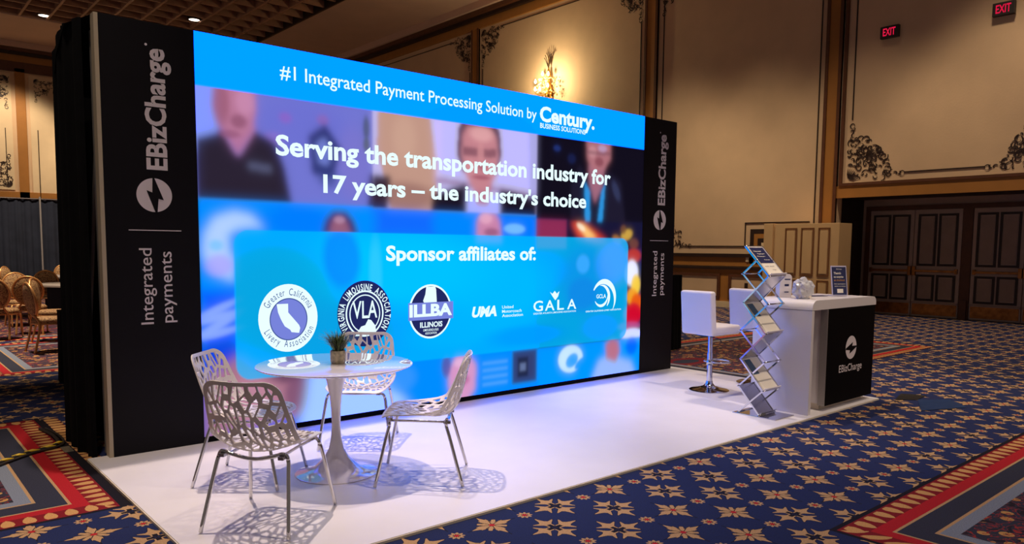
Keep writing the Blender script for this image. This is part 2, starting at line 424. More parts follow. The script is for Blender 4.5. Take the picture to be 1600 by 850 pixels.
# --- ceiling
cl = struct(obj('ceiling', bx(-12, 20, -12, 34.5, CZ+.75, CZ+.9), M['plenum']))
obj('soffit', bx(11.9, 17.5, -12, 34.5, CZ, CZ+.8), M['soffit'], cl)
obj('soffit', bx(-12, 11.9, 28.4, 34.5, CZ, CZ+.8), M['soffit'], cl)
obj('soffit_edge', bx(11.82, 11.9, -12, 28.4, CZ-.02, CZ+.5), M['dark_brown'], cl)
bme = bpy.data.meshes.new('b'); t_ = bx(-.04, .04, 6, 28.4, CZ+.02, CZ+.28); t_.to_mesh(bme); t_.free(); bme.materials.append(M['beam'])
for i in range(14):
    obj('long_ceiling_beam', bme, None, cl, loc=(11.82-.895*(i+1), 0, 0))
cme = bpy.data.meshes.new('b'); t_ = bx(-1.2, 11.85, -.035, .035, CZ+.04, CZ+.28); t_.to_mesh(cme); t_.free(); cme.materials.append(M['beam'])
for i in range(26):
    obj('cross_ceiling_beam', cme, None, cl, loc=(0, 28.36-.86*i, 0))

# --- mouldings: each a trim
tn = [0]
def trim(bm, m):
    tn[0] += 1; return struct(obj('trim_%d' % tn[0], bm, m))
def rband(z0, z1, m, proud=.05, y0=2.55, y1=33): return trim(bx(WX-proud, WX, y0, y1, z0, z1), m)
# cornice on the right wall and back wall
for z0, z1, m, pr in [(9.62, 9.76, 'brown', .34), (9.76, 10, 'soffit', .45), (9.50, 9.62, 'dark_brown', .2), (9.22, 9.50, 'gold_band', .08)]:
    trim(bx(WX-pr, WX, -9, 33, z0, z1), M[m])
    trim(bx(-12, WX-.5, BY-pr, BY, z0, z1), M[m])
# pilaster strips on right wall
def pil(y0, y1, z0=1.35, z1=9.25):
    p = trim(bx(WX-.06, WX, y0, y1, z0, z1), M['gold_band'])
    d = .07 if y1-y0 > .3 else .04
    obj('edge_moulding', bx(WX-.09, WX, y0, y0+d, z0, z1), M['brown'], p)
    obj('edge_moulding', bx(WX-.09, WX, y1-d, y1, z0, z1), M['brown'], p)
    return p
pil(2.55, 2.93, 0.0); pil(7.80, 8.24); pil(15.75, 16.15); pil(23.6, 24.0)
trim(bx(WX-.06, WX, -2.35, -1.95, 0, 9.25), M['gold_band'])
# panel over the alcove
pnl = trim(bx(WX-.05, WX, -1.95, 2.55, 2.70, 2.97), M['gold_band'])
for nm, a in [('moulding', (WX-.08, WX, -1.85, 2.5, 2.97, 3.03)), ('moulding', (WX-.08, WX, 2.44, 2.5, 3.03, 9.2)), ('moulding', (WX-.08, WX, -1.85, -1.79, 3.03, 9.2))]:
    obj(nm, bx(*a), M['brown'], pnl)
# wainscot
rband(1.31, 1.40, M['dark_brown'], .10, 2.95, 33); rband(1.08, 1.31, M['gold_band'], .05, 2.95); rband(.99, 1.05, M['dark_brown'], .09, 2.95)
rband(.16, .99, M['gold_band'], .03, 2.95)
baseboard = struct(obj('baseboard_right', bx(WX-.07, WX, 2.95, 33, 0, .16), M['plaster_pale']))
y = 3.0
for (a, b) in [(3.05, 5.30), (5.56, 7.55), (8.45, 10.4), (10.7, 12.6), (12.9, 14.8)]:
    t = trim(bx(WX-.045, WX, a+.08, b-.08, .29, .80), M['plaster'])
    for q in [(a, b, .80, .88), (a, b, .21, .29), (a, a+.08, .29, .80), (b-.08, b, .29, .80)]: obj('frame_strip', bx(WX-.07, WX, q[0], q[1], q[2], q[3]), M['brown'], t)
# thin painted line mouldings
def line_path(pts, t=.025, m='dark_brown', name='line_moulding'):
    bmq = bmesh.new()
    for (ya, za), (yb, zb) in zip(pts, pts[1:]):
        box(bmq, WX-.02, WX, min(ya, yb)-t/2, max(ya, yb)+t/2, min(za, zb)-t/2, max(za, zb)+t/2)
    return trim(bmq, M[m])
line_path([(6.75, 1.59), (4.89, 1.59), (4.89, 2.18), (3.2, 2.18)]); line_path([(3.08, 1.5), (3.08, 9.0)]); line_path([(7.62, 2.6), (7.62, 9.0)])
line_path([(8.42, 1.6), (8.42, 7.9)]); line_path([(9.4, 9.08), (14.6, 9.08)]); line_path([(15.58, 7.8), (15.58, 1.6)])
line_path([(16.32, 1.6), (16.32, 7.8)]); line_path([(17.3, 9.05), (22.5, 9.05)])
line_path([(2.27, 4.45), (2.27, 9.0)]); line_path([(1.08, 3.2), (-.42, 3.2)])
# stepped square surround near the beige cabinet
sq = trim(bx(WX-.05, WX, 3.75, 4.72, 1.15, 2.02), M['dark_brown'])
obj('step', bx(WX-.07, WX-.04, 3.8, 4.60, 1.2, 1.90), M['gold_band'], sq); obj('step', bx(WX-.08, WX-.06, 3.85, 4.49, 1.3, 1.79), M['dark_brown'], sq); obj('step', bx(WX-.09, WX-.07, 3.9, 4.38, 1.4, 1.68), M['plaster_pale'], sq)

# scroll ornament of stencilled relief: local coords (a along wall, z up); corner at the origin, arms +a and +z
def ornament_mesh(seed, size=1.15, n=120):
    rnd = random.Random(seed); vs, fs = [], []
    def ribbon(pts, w0, w1):
        k = len(vs); N = len(pts)
        for i, (a, z) in enumerate(pts):
            b_ = pts[min(i+1, N-1)]; c_ = pts[max(i-1, 0)]; dx, dz = b_[0]-c_[0], b_[1]-c_[1]; L = math.hypot(dx, dz) or 1
            t = i/(N-1); ww = (w0+(w1-w0)*t)*(.35+.65*math.sin(PI*min(1, t*1.15+.08)))
            vs.append((a-dz/L*ww, z+dx/L*ww)); vs.append((a+dz/L*ww, z-dx/L*ww))
        for i in range(N-1): fs.append((k+2*i, k+2*i+1, k+2*i+3, k+2*i+2))
    def spiral(a, z, r, ang, turn, sgn):
        pts = []
        for i in range(15):
            t = i/14; rr = r*(1-.8*t); th = ang+sgn*turn*t; pts.append((a+rr*math.cos(th), z+rr*math.sin(th)))
        ribbon(pts, .015, .010)
    for i in range(n):
        # density falls off from the corner's diagonal
        while True:
            a, z = rnd.random()*size, rnd.random()*size
            if math.hypot(a, z) < size*.80: break
        spiral(a+.05, z+.05, rnd.choice((rnd.uniform(.035, .07), rnd.uniform(.05, .12))), rnd.random()*6.28, rnd.uniform(2.6, 4.8), rnd.choice((-1, 1)))
    for i in range(9):     # acanthus fan at the corner and by the crown
        th = .1+i*.16; ribbon([(.04+.03*math.cos(th), .04+.03*math.sin(th)), (.16*math.cos(th), .16*math.sin(th)), (.30*math.cos(th+.05), .30*math.sin(th+.05))], .02, .008)
        ribbon([(.42+.02*math.cos(th+.2), .50), (.45+.1*math.cos(th+.2), .52+.1*math.sin(th)), (.47+.2*math.cos(th+.2), .53+.2*math.sin(th))], .018, .006)
    for arm in (0, 1):     # trailing scrolls that end in a ring
        for j in range(4):
            q = size*(.80+.07*j); r = .07-.008*j
            a, z = (q, .10+.03*(j % 2)) if arm == 0 else (.10+.03*(j % 2), q)
            spiral(a, z, r, j*1.3, 4.6, 1 if j % 2 else -1)
        c0 = (size*1.06, .1) if arm == 0 else (.1, size*1.06)
        pts = [(c0[0]+.05*math.cos(2*PI*i/16), c0[1]+.05*math.sin(2*PI*i/16)) for i in range(17)]; ribbon(pts, .012, .012)
    return vs, fs
def ornament(parent, y, z, sy, sz, seed, scale=1.0, n=120, axis='r'):
    vs, fs = ornament_mesh(seed, n=n)
    if axis == 'r': P = [(WX-.012-.004*(i % 2), y+sy*a*scale, z+sz*b*scale) for i, (a, b) in enumerate(vs)]
    else: P = [(y+sy*a*scale, BY-.012-.004*(i % 2), z+sz*b*scale) for i, (a, b) in enumerate(vs)]
    o = obj('scroll_ornament', me_from(P, fs), M['dark_brown'], parent); o['kind'] = 'stuff'; return o
ornament(wr, 2.36, 3.08, -1, 1, 1); ornament(wr, -1.70, 3.08, 1, 1, 2)
ornament(wr, 7.72, 1.50, -1, 1, 3, .95); ornament(wr, 3.02, 1.5, 1, 1, 33, .5)
ornament(wr, 8.34, 9.15, 1, -1, 4); ornament(wr, 15.66, 9.15, -1, -1, 5); ornament(wr, 16.25, 9.15, 1, -1, 6); ornament(wr, 7.72, 9.15, -1, -1, 7); ornament(wr, 23.5, 9.15, -1, -1, 17)
# back wall
for xa in (4.18, -1.6, 10.4):
    p = trim(bx(xa, xa+.36, BY-.06, BY, 3.2, 8.95), M['gold_band'])
trim(bx(-6, 15.3, BY-.06, BY, 8.8, 9.22), M['brown'])
trim(bx(-12, 15.3, BY-.06, BY, 3.40, 3.72), M['gold_band']); trim(bx(-12, 4.0, BY-.1, BY, 3.1, 3.40), M['brown'])
def bpanel(x0, x1, z0, z1):
    t = trim(bx(x0, x1, BY-.04, BY, z0, z1), M['plaster_pale'])
    bmq = bmesh.new()
    for q in [(x0+.25, x0+.28, z0+.2, z1-2.3), (x1-.28, x1-.25, z0+.2, z1-2.3)]: box(bmq, q[0], q[1], BY-.06, BY-.03, q[2], q[3])
    obj('line_moulding', bmq, M['dark_brown'], t)
    return t
bpanel(-1.0, 4.02, 3.8, 8.7); bpanel(4.68, 6.55, 3.2, 8.72); bpanel(7.1, 10.2, 3.2, 8.7)
def banner_orn(x0, x1, z, seed):       # ornament that spans the top of a narrow panel
    ornament(wb, x0+.12, z, 1, -1, seed, .78, 60, 'b'); ornament(wb, x1-.12, z, -1, -1, seed, .78, 60, 'b')
for x0, x1, s in [(4.72, 6.5, 8), (7.15, 10.1, 9)]: banner_orn(x0, x1, 8.6, s)
ornament(wb, 3.95, 8.6, -1, -1, 10, 1.1, 90, 'b'); ornament(wb, 3.95, 3.9, -1, 1, 11, 1.1, 90, 'b')
for o in wb.children:
    if o.name.startswith('scroll'): o.location.y = -.04

# --- doors in the alcove
def door_pair(n, y0, y1):
    X0 = 17.2
    d = struct(obj('door_%d' % n, bx(X0-.06, X0, y0-.10, y1+.10, 2.46, 2.56), M['brown']))
    for q in [(y0-.10, y0), (y1, y1+.10)]: obj('door_jamb', bx(X0-.06, X0, q[0], q[1], 0, 2.46), M['brown'], d)
    mid = (y0+y1)/2
    for a, b, s in [(y0+.01, mid-.008, 1), (mid+.008, y1-.01, -1)]:
        leaf = obj('door_leaf', bx(X0-.045, X0-.001, a, b, .01, 2.45, bev=.004), M['door'], d)
        wv = (b-a); pw = wv*.30
        for k in (0, 1):
            pa = a+wv*.13+k*wv*.44
            for z0, z1 in ((1.22, 2.30), (.42, .92)):
                bmq = bmesh.new()
                for q in [(pa-.05, pa+pw+.05, z1, z1+.05), (pa-.05, pa+pw+.05, z0-.05, z0), (pa-.05, pa, z0, z1), (pa+pw, pa+pw+.05, z0, z1)]:
                    box(bmq, X0-.062, X0-.044, q[0], q[1], q[2], q[3])
                obj('panel_moulding', bmq, M['dark_brown'], leaf)
                obj('door_panel', bx(X0-.052, X0-.044, pa+.015, pa+pw-.015, z0+.02, z1-.02), M['door_panel'], leaf)
        obj('kick_plate', bx(X0-.055, X0-.044, a+.03, b-.03, .05, .30), M['brass'], leaf)
        obj('kick_rail', bx(X0-.06, X0-.044, a, b, .30, .35), M['door_panel'], leaf)
        e = b if s == 1 else a
        bmq = bmesh.new(); box(bmq, X0-.115, X0-.085, a+.06, b-.06, 1.03, 1.08, bev=.008)
        box(bmq, X0-.12, X0-.045, e-s*.04-.035, e-s*.04+.035, .95, 1.16, bev=.01); box(bmq, X0-.10, X0-.045, (a if s == 1 else b)+s*.07-.03, (a if s == 1 else b)+s*.07+.03, 1.0, 1.11, bev=.01)
        obj('push_bar', bmq, M['brass'], leaf)
door_pair(1, .34, 2.36); door_pair(2, -1.86, .14)
struct(obj('trim_49', bx(17.08, 17.2, .17, .31, 0, .42), M['brown']))

# wall fittings
o = obj('light_switch', bx(WX-.075, WX-.05, 4.73, 4.81, 1.20, 1.31, bev=.004), M['switch']); tag(o, 'small cream switch plate on the gold rail above the wainscot', 'switch')
o = obj('wall_outlet', bx(WX-.075, WX-.045, 4.74, 4.82, .53, .66, bev=.004), M['dark_brown']); tag(o, 'small dark wall socket low in the cream wainscot panel', 'outlet')
def exit_sign(y, label):
    t = thing('exit_sign', label, 'sign', (WX-.02, y, 6.2), 0, None)
    obj('housing', bx(-.10, .0, -.19, .19, -.125, .125, bev=.012), M['exit_body'], t)
    obj('bracket', bx(-.0, .02, -.08, .08, -.05, .05), M['dark_brown'], t)
    vs, F = text_mesh('EXIT', (-.103, .13, -.08), (0, -1, 0), (0, 0, 1), .26, .16, .02)
    obj('lettering', me_from(vs, F), M['exit_red'], t)
exit_sign(1.517, 'red EXIT sign on the upper wall, the nearer to the tall gold strip'); exit_sign(-.62, 'red EXIT sign in the upper right corner of the photo')

# sconce
sc = thing('wall_sconce', 'lit gold and crystal wall sconce glowing above the screen', 'sconce', (WX-.02, 12.06, 6.2))
bm = bmesh.new(); lathe(bm, [(.02, 0), (.16, .05), (.09, .2), (.13, .5), (.05, .8), (.08, 1.0), (.025, 1.2), (.012, 1.55), (.004, 1.75)], (-.12, 0, -.2), 10); obj('stem', bm, M['gold'], sc)
bm = bmesh.new()
for i in range(7): 
    th = PI/2+(i-3)*.42; tube(bm, smooth_pts([(-.12, 0, 1.0), (-.12-.05*math.cos(i), .10*math.cos(th), 1.25+.1*math.sin(th)), (-.14, .20*math.cos(th), 1.3+.22*math.sin(th))], 4), [.012]*9, 5)
obj('finial_leaves', bm, M['dark_brown'], sc)
bm = bmesh.new(); bmc = bmesh.new(); rnd = random.Random(4)
for i, (dx, dy, z) in enumerate([(-.42, .30, .35), (-.42, -.28, .38), (-.50, 0, .30), (-.30, .42, .62), (-.28, -.15, .78), (-.2, .2, .85)]):
    tube(bm, smooth_pts([(-.12, 0, .2), (dx*.7, dy*.6, .02+z*.4), (dx, dy, z-.1)], 4), .015, 6)
    bmb = bmesh.new(); lathe(bmb, [(.01, 0), (.035, .03), (.04, .07), (.02, .12), (.004, .15)], (dx, dy, z-.05), 8); obj('bulb', bmb, M['bulb'], sc)
for i in range(150):
    th = rnd.random()*PI+PI/2; r = rnd.uniform(.12, .48); z = rnd.uniform(-.35, .75)-r*.2
    bmesh.ops.create_icosphere(bmc, subdivisions=1, radius=rnd.uniform(.016, .034), matrix=Matrix.Translation((r*math.cos(th)*.9-.05, r*math.sin(th), z)))
obj('candle_arms', bm, M['gold'], sc); o = obj('crystal_drops', bmc, M['crystal'], sc); o['kind'] = 'stuff'
pl = bpy.data.lights.new('sconce_glow', 'POINT'); pl.energy = 150; pl.color = (1, .8, .45); pl.shadow_soft_size = .1; plo = bpy.data.objects.new('sconce_glow', pl); C.objects.link(plo); plo.location = (WX-.8, 11.95, 6.75)

# ceiling downlights
for (x, y, lb) in [(4.50, 27.9, 'round lit downlight in the ceiling grid, left of the booth'), (8.88, 24.55, 'round lit downlight in the ceiling grid above the screen corner')]:
    t = thing('ceiling_downlight', lb, 'downlight', (x, y, CZ+.05))
    bm = bmesh.new(); lathe(bm, [(.20, 0), (.24, 0), (.24, .2), (.20, .2)], (0, 0, 0), 20, cap=False); obj('trim_ring', bm, M['dark_brown'], t)
    bm = bmesh.new(); lathe(bm, [(.19, .01), (.19, .03)], (0, 0, 0), 20); obj('lens', bm, M['lamp'], t)
    obj('mounting_bar', bx(-.42, .42, .10, .14, .16, .22), M['dark_brown'], t)

# ================================================================== BOOTH
plat = obj('booth_flooring', bx(-.147, 6.44, -2.483, .08, 0, .018), M['floor_white']); tag(plat, 'thin white booth flooring laid over the patterned carpet', 'flooring')
obj('edge_strip', bx(-.15, 6.443, -2.490, -2.483, 0, .014), M['floor_edge'], plat)
obj('edge_strip', bx(-.154, -.147, -2.483, .08, 0, .014), M['floor_edge'], plat)
FZ = .018; H = 3.035

LX0, LX1 = .617, 5.697
led = thing('video_wall', 'huge lit blue video screen wall with sponsor logos', 'screen', (0, 0, 0))
obj('cabinet', bx(LX0, LX1, .012, .079, FZ, H), M['black_vinyl'], led)
obj('base_strip', bx(LX0, LX1, .0, .012, FZ, .062), M['velvet'], led)
# --- screen picture, painted from soft blobs onto a fine grid of lit points
def paint():
    NX, NZ = 520, 300
    xs = np.linspace(LX0, LX1, NX); zs = np.linspace(.062, H, NZ); Xg, Zg = np.meshgrid(xs, zs)
    img = np.zeros((NZ, NX, 3)); cc = lambda c: np.array(lin(c))
    def put(m_, c): img[:] = img*(1-m_[..., None])+cc(c)*m_[..., None]
    def sst(t): t = np.clip(t, 0, 1); return t*t*(3-2*t)
    def rect(x0, x1, z0, z1, c, s=.012, a=1.0, r=0):
        dx = np.abs(Xg-(x0+x1)/2)-(x1-x0)/2+r; dz = np.abs(Zg-(z0+z1)/2)-(z1-z0)/2+r
        d = np.hypot(np.maximum(dx, 0), np.maximum(dz, 0))+np.minimum(np.maximum(dx, dz), 0)-r
        put(a*sst(.5-d/s), c)
    def blob(x, z, rx, rz, c, s=.3, a=1.0, ang=0, clip=None):
        ca, sa = math.cos(ang), math.sin(ang); u = (Xg-x)*ca+(Zg-z)*sa; v = -(Xg-x)*sa+(Zg-z)*ca
        m_ = a*sst((1+s/2-np.hypot(u/rx, v/rz))/s)
        if clip: m_ = m_*((Xg > clip[0])*(Xg < clip[1])*(Zg > clip[2])*(Zg < clip[3]))
        put(m_, c)
    def blur(a, sg):
        k = np.exp(-.5*(np.arange(-3*sg, 3*sg+1)/sg)**2); k /= k.sum(); n = len(k)//2
        a = np.pad(a, ((n, n), (n, n), (0, 0)), mode='edge')
        a = sum(k[i]*a[i:a.shape[0]-2*n+i] for i in range(len(k))); return sum(k[i]*a[:, i:a.shape[1]-2*n+i] for i in range(len(k)))
    def poly(pts, c, sg=2, a=1.0, box_=None):
        ins = np.zeros(Xg.shape, bool); n = len(pts)
        for i in range(n):
            (x1, z1_), (x2, z2_) = pts[i], pts[(i+1) % n]
            if z1_ == z2_: continue
            ins ^= ((Zg > min(z1_, z2_)) & (Zg <= max(z1_, z2_)) & (Xg < (x2-x1)*(Zg-z1_)/(z2_-z1_)+x1))
        m_ = blur(ins[..., None].astype(float), sg)[..., 0]
        if box_: m_ = m_*((Xg > box_[0])*(Xg < box_[1])*(Zg > box_[2])*(Zg < box_[3]))
        put(a*m_, c)
    # middle band of tiles
    rect(LX0, 2.18, .45, 1.86, (0, 140, 244), .02); rect(2.17, 4.0, .45, 1.84, (0, 132, 240), .02); rect(4.0, LX1, .45, 1.82, (24, 34, 86), .02)
    rect(2.1, 2.7, 1.6, 1.83, (20, 96, 236), .2, .8); rect(3.3, 4.0, 1.62, 1.82, (0, 112, 236), .05, .7); blob(1.4, 1.7, .3, .12, (0, 110, 240), 1, .6)
    poly([(.64, 1.42), (.65, 1.58), (.73, 1.71), (.88, 1.76), (1.02, 1.73), (1.11, 1.63), (1.05, 1.64), (.91, 1.63), (.83, 1.58), (.84, 1.44), (.87, 1.43), (.87, 1.22), (.72, 1.30)], (176, 206, 250), 3)
    blob(.76, 1.35, .1, .08, (170, 160, 240), .8, .8); blob(.74, 1.5, .05, .04, (90, 190, 250), 1, .7)
    rect(LX0, .88, .3, 1.16, (10, 84, 232), .15, .95); rect(LX0, .88, .3, .72, (0, 50, 220), .25, .9)
    for zz, aa in ((1.02, .4), (.96, .25), (.9, .45), (.84, .2)): blob(.74, zz, .17, .03, (150, 180, 250), 1, .8, aa)
    poly([(1.60, 1.60), (1.64, 1.72), (1.71, 1.79), (1.82, 1.79), (1.89, 1.72), (1.93, 1.60)], (54, 40, 96), 2); poly([(1.66, 1.60), (1.69, 1.71), (1.76, 1.75), (1.83, 1.70), (1.87, 1.60)], (150, 92, 118), 2)
    blob(1.76, 1.72, .05, .03, (196, 150, 180), .9, .7)
    poly([(3.21, 1.55), (3.22, 1.76), (3.29, 1.84), (3.45, 1.84), (3.51, 1.75), (3.53, 1.55)], (200, 130, 168), 2); blob(3.33, 1.78, .08, .05, (236, 176, 200), .9, .7); blob(3.40, 1.65, .09, .04, (136, 74, 112), .9, .8)
    blob(3.7, 1.69, .14, .05, (130, 200, 250), .4, .8); blob(4.2, 1.3, .3, .2, (0, 120, 236), .8, .5)
    rect(4.0, 4.44, 1.5, 1.80, (140, 44, 84), .04); rect(4.44, LX1, 1.5, 1.82, (24, 22, 54), .05)
    poly([(4.5, 1.78), (4.66, 1.80), (4.86, 1.70), (5.1, 1.58), (4.9, 1.56), (4.62, 1.62)], (222, 66, 44), 3); poly([(4.60, 1.76), (4.70, 1.76), (4.92, 1.62), (4.76, 1.60)], (255, 200, 120), 2); blob(4.66, 1.73, .07, .03, (255, 240, 210), .8, .9, -.5)
    blob(5.42, 1.66, .10, .06, (214, 170, 70), .6, .9, .3); blob(5.36, 1.72, .05, .05, (120, 76, 50), .8, .8); blob(5.25, 1.60, .08, .05, (180, 120, 60), .8, .8, -.4); blob(5.55, 1.56, .08, .06, (120, 70, 60), .8, .8)
    blob(5.55, 1.42, .13, .08, (196, 56, 46), .5, .9); blob(5.52, 1.22, .12, .15, (235, 240, 255), .4, 1); blob(5.60, 1.08, .08, .12, (246, 206, 70), .5, 1); blob(5.54, .94, .10, .10, (240, 160, 40), .5, 1); blob(5.62, .86, .1, .12, (230, 90, 20), .5, 1)
    blob(5.56, .74, .16, .13, (206, 10, 44), .4, 1); blob(5.5, .60, .2, .05, (190, 70, 140), .6, .8); blob(5.55, .50, .2, .07, (214, 224, 255), .5, 1)
    # bottom row
    rect(LX0, 2.06, .0, .56, (10, 96, 236), .04); rect(2.05, 4.05, .0, .5, (0, 138, 240), .02); rect(4.04, LX1, .0, .46, (0, 150, 246), .02)
    poly([(.88, .66), (1.02, .55), (1.34, .55), (1.46, .40), (1.42, .12), (.62, .05), (.62, .5)], (166, 112, 134), 4); blob(1.30, .48, .22, .08, (104, 66, 96), .8, .9); blob(1.36, .30, .10, .14, (120, 76, 110), .8, .8); blob(1.0, .30, .2, .2, (196, 140, 160), .9, .6)
    poly([(1.48, .52), (1.7, .5), (2.2, .36), (2.45, .06), (1.35, .02), (1.42, .2)], (160, 200, 252), 4); blob(2.35, .32, .16, .12, (60, 150, 246), .8, .7); blob(1.8, .44, .2, .06, (120, 170, 246), .9, .7)
    poly([(2.89, .13), (2.88, .33), (2.97, .47), (3.12, .47), (3.22, .36), (3.20, .11), (3.12, .05), (2.97, .05)], (214, 150, 196), 2); blob(3.05, .23, .08, .05, (172, 88, 138), .8, .8); blob(2.86, .38, .05, .10, (90, 70, 150), .7, .8); blob(3.02, .40, .07, .04, (236, 190, 224), .9, .7)
    for q in range(4): rect(3.30, 3.62, .14+.07*q, .165+.07*q, (120, 190, 250), .03, .5)
    rect(3.69, 4.02, .12, .45, (50, 62, 112), .03); rect(3.76, 3.90, .18, .38, (24, 30, 60), .03); rect(3.79, 3.87, .24, .32, (120, 140, 190), .03, .7)
    blob(4.53, .30, .19, .15, (200, 232, 255), .08, 1); blob(4.55, .28, .10, .07, (40, 160, 244), .2, 1, .5); blob(4.68, .24, .1, .04, (0, 150, 246), .3, 1, .6)
    poly([(4.88, .06), (4.98, .24), (5.14, .29), (5.32, .25), (5.54, .18), (5.62, .04)], (150, 184, 240), 3); poly([(5.11, .25), (5.09, .42), (5.19, .47), (5.31, .44), (5.34, .31), (5.27, .2)], (184, 112, 136), 2); blob(5.55, .36, .10, .10, (0, 90, 236), .8, .8)
    # top row of video tiles
    rect(LX0, 2.09, 1.845, 2.7, (112, 116, 206), .012); blob(.66, 2.5, .14, .3, (132, 154, 246), .6, .9); blob(1.45, 2.45, .4, .2, (104, 108, 206), 1, .6); blob(1.9, 2.2, .15, .3, (124, 116, 200), .8, .6)
    blob(1.30, 2.50, .05, .04, (150, 90, 190), 1, .6); blob(1.62, 2.52, .05, .04, (150, 96, 170), 1, .6); blob(1.2, 2.33, .08, .05, (150, 110, 200), 1, .5)
    T1 = (LX0, 2.09, 1.845, 2.7)
    poly([(.60, 2.27), (.77, 2.33), (.80, 2.37), (.92, 2.17), (1.04, 2.38), (1.21, 2.30), (1.29, 2.11), (1.35, 1.80), (.60, 1.80)], (42, 34, 50), 2, 1, T1)
    poly([(.79, 2.38), (.92, 2.17), (1.05, 2.37), (1.04, 2.54), (.78, 2.5)], (180, 116, 158), 2); poly([(.77, 2.75), (1.07, 2.75), (1.06, 2.51), (1.02, 2.39), (.95, 2.31), (.86, 2.32), (.78, 2.41), (.75, 2.52)], (182, 118, 150), 2)
    blob(.80, 2.55, .06, .16, (150, 88, 112), .9, .8); blob(.98, 2.58, .07, .1, (202, 140, 178), .9, .7); blob(.93, 2.43, .06, .05, (134, 76, 104), .9, .8); blob(.86, 2.33, .08, .03, (138, 78, 110), .9, .7)
    poly([(.99, 2.14), (1.18, 2.12), (1.18, 2.06), (1.0, 2.08)], (92, 96, 130), 2, .8)
    poly([(1.49, 2.38), (1.64, 2.49), (1.78, 2.31), (1.71, 2.06), (1.52, 2.08)], (44, 50, 112), 2); poly([(1.55, 2.32), (1.63, 2.39), (1.70, 2.28), (1.66, 2.15), (1.58, 2.17)], (112, 126, 206), 2); poly([(1.55, 2.10), (1.75, 2.10), (1.72, 1.98), (1.6, 2.0)], (40, 60, 120), 3, .7)
    blob(2.02, 2.50, .03, .10, (70, 80, 100), .8, .9); blob(2.02, 2.36, .03, .06, (80, 90, 90), .8, .9); poly([(2.05, 2.12), (2.22, 2.11), (2.20, 1.80), (2.03, 1.80)], (52, 36, 60), 2, 1, T1)
    rect(2.08, 4.0, 1.835, 2.7, (190, 184, 236), .012); T2 = (2.08, 3.995, 1.835, 2.7)
    poly([(2.14, 2.75), (2.66, 2.75), (2.74, 2.29), (2.76, 1.80), (2.27, 1.80), (2.12, 2.35)], (190, 148, 132), 1, 1, T2); blob(2.42, 1.95, .3, .12, (150, 108, 102), .8, .8, 0, T2); blob(2.4, 2.45, .12, .2, (206, 166, 146), 1, .5); poly([(2.08, 2.12), (2.26, 2.11), (2.22, 1.80), (2.03, 1.80)], (50, 34, 50), 2, 1, T2)
    rect(2.72, 2.8, 2.1, 2.65, (214, 190, 236), .1, .5); poly([(2.74, 2.14), (3.99, 2.05), (3.99, 2.01), (2.74, 2.09)], (140, 96, 130), 2, .8); poly([(3.88, 2.7), (3.99, 2.7), (3.99, 2.0), (3.9, 2.0)], (160, 160, 226), 2, .7)
    poly([(2.68, 1.80), (2.70, 1.98), (3.08, 2.10), (3.16, 1.80)], (26, 18, 32), 2, 1, T2); poly([(3.44, 1.80), (3.50, 2.07), (3.66, 2.06), (4.0, 2.0), (4.0, 1.80)], (26, 18, 32), 2, 1, T2)
    poly([(3.10, 2.02), (3.24, 1.92), (3.35, 1.94), (3.50, 2.04), (3.51, 1.80), (3.08, 1.80)], (170, 176, 244), 2, 1, T2); poly([(3.16, 2.14), (3.40, 2.14), (3.35, 1.92), (3.22, 1.92)], (176, 112, 132), 2)
    poly([(2.98, 2.36), (2.99, 2.60), (3.06, 2.72), (3.42, 2.72), (3.50, 2.62), (3.52, 2.40), (3.45, 2.2), (3.05, 2.2)], (92, 58, 76), 1, 1, T2)
    poly([(3.04, 2.55), (3.10, 2.64), (3.38, 2.64), (3.46, 2.56), (3.48, 2.36), (3.44, 2.18), (3.35, 2.05), (3.19, 2.04), (3.09, 2.16), (3.03, 2.36)], (196, 130, 140), 2, 1, T2)
    blob(3.27, 2.58, .14, .07, (224, 166, 168), .8, .8); poly([(3.05, 2.44), (3.45, 2.45), (3.45, 2.37), (3.05, 2.36)], (112, 66, 84), 1, .8); blob(3.26, 2.40, .04, .1, (206, 140, 146), .8, .8); blob(3.13, 2.27, .06, .06, (212, 144, 150), .9, .7); blob(3.28, 2.27, .05, .03, (150, 80, 100), .8, .7); blob(3.27, 2.17, .11, .02, (146, 66, 90), .8, .8)
    rect(3.995, LX1, 1.81, 2.66, (18, 14, 28), .008); T3 = (4.0, LX1, 1.80, 2.66)
    poly([(4.62, 2.40), (4.77, 2.24), (4.87, 1.99), (5.0, 2.2), (5.03, 2.38), (5.30, 2.25), (5.39, 1.78), (4.50, 1.78), (4.50, 2.17)], (30, 26, 46), 2, 1, T3)
    poly([(4.76, 2.42), (5.02, 2.42), (5.0, 2.2), (4.87, 1.99), (4.77, 2.22)], (160, 104, 124), 2); poly([(4.72, 2.70), (5.11, 2.70), (5.12, 2.5), (5.01, 2.37), (4.85, 2.34), (4.74, 2.46)], (176, 112, 122), 2, 1, T3)
    blob(4.82, 2.55, .06, .06, (206, 148, 156), .8, .8); blob(4.98, 2.60, .07, .04, (190, 160, 200), .8, .8); blob(4.93, 2.45, .07, .05, (126, 60, 74), .8, .8); poly([(4.74, 2.56), (5.1, 2.57), (5.1, 2.53), (4.74, 2.52)], (100, 60, 74), 1, .6)
    poly([(4.70, 2.24), (4.79, 2.12), (4.80, 1.80), (4.72, 1.80)], (44, 150, 226), 1, 1); poly([(5.04, 2.25), (4.97, 2.12), (4.92, 1.80), (5.0, 1.80)], (44, 150, 226), 1, 1)
    blob(5.22, 2.15, .05, .12, (54, 60, 96), .8, .8, .5); blob(4.28, 2.54, .05, .03, (36, 56, 130), .8, .8); blob(4.5, 2.45, .06, .05, (26, 34, 80), .8, .8)
    img[:] = .7*blur(img, 1)+.3*blur(img, 4)
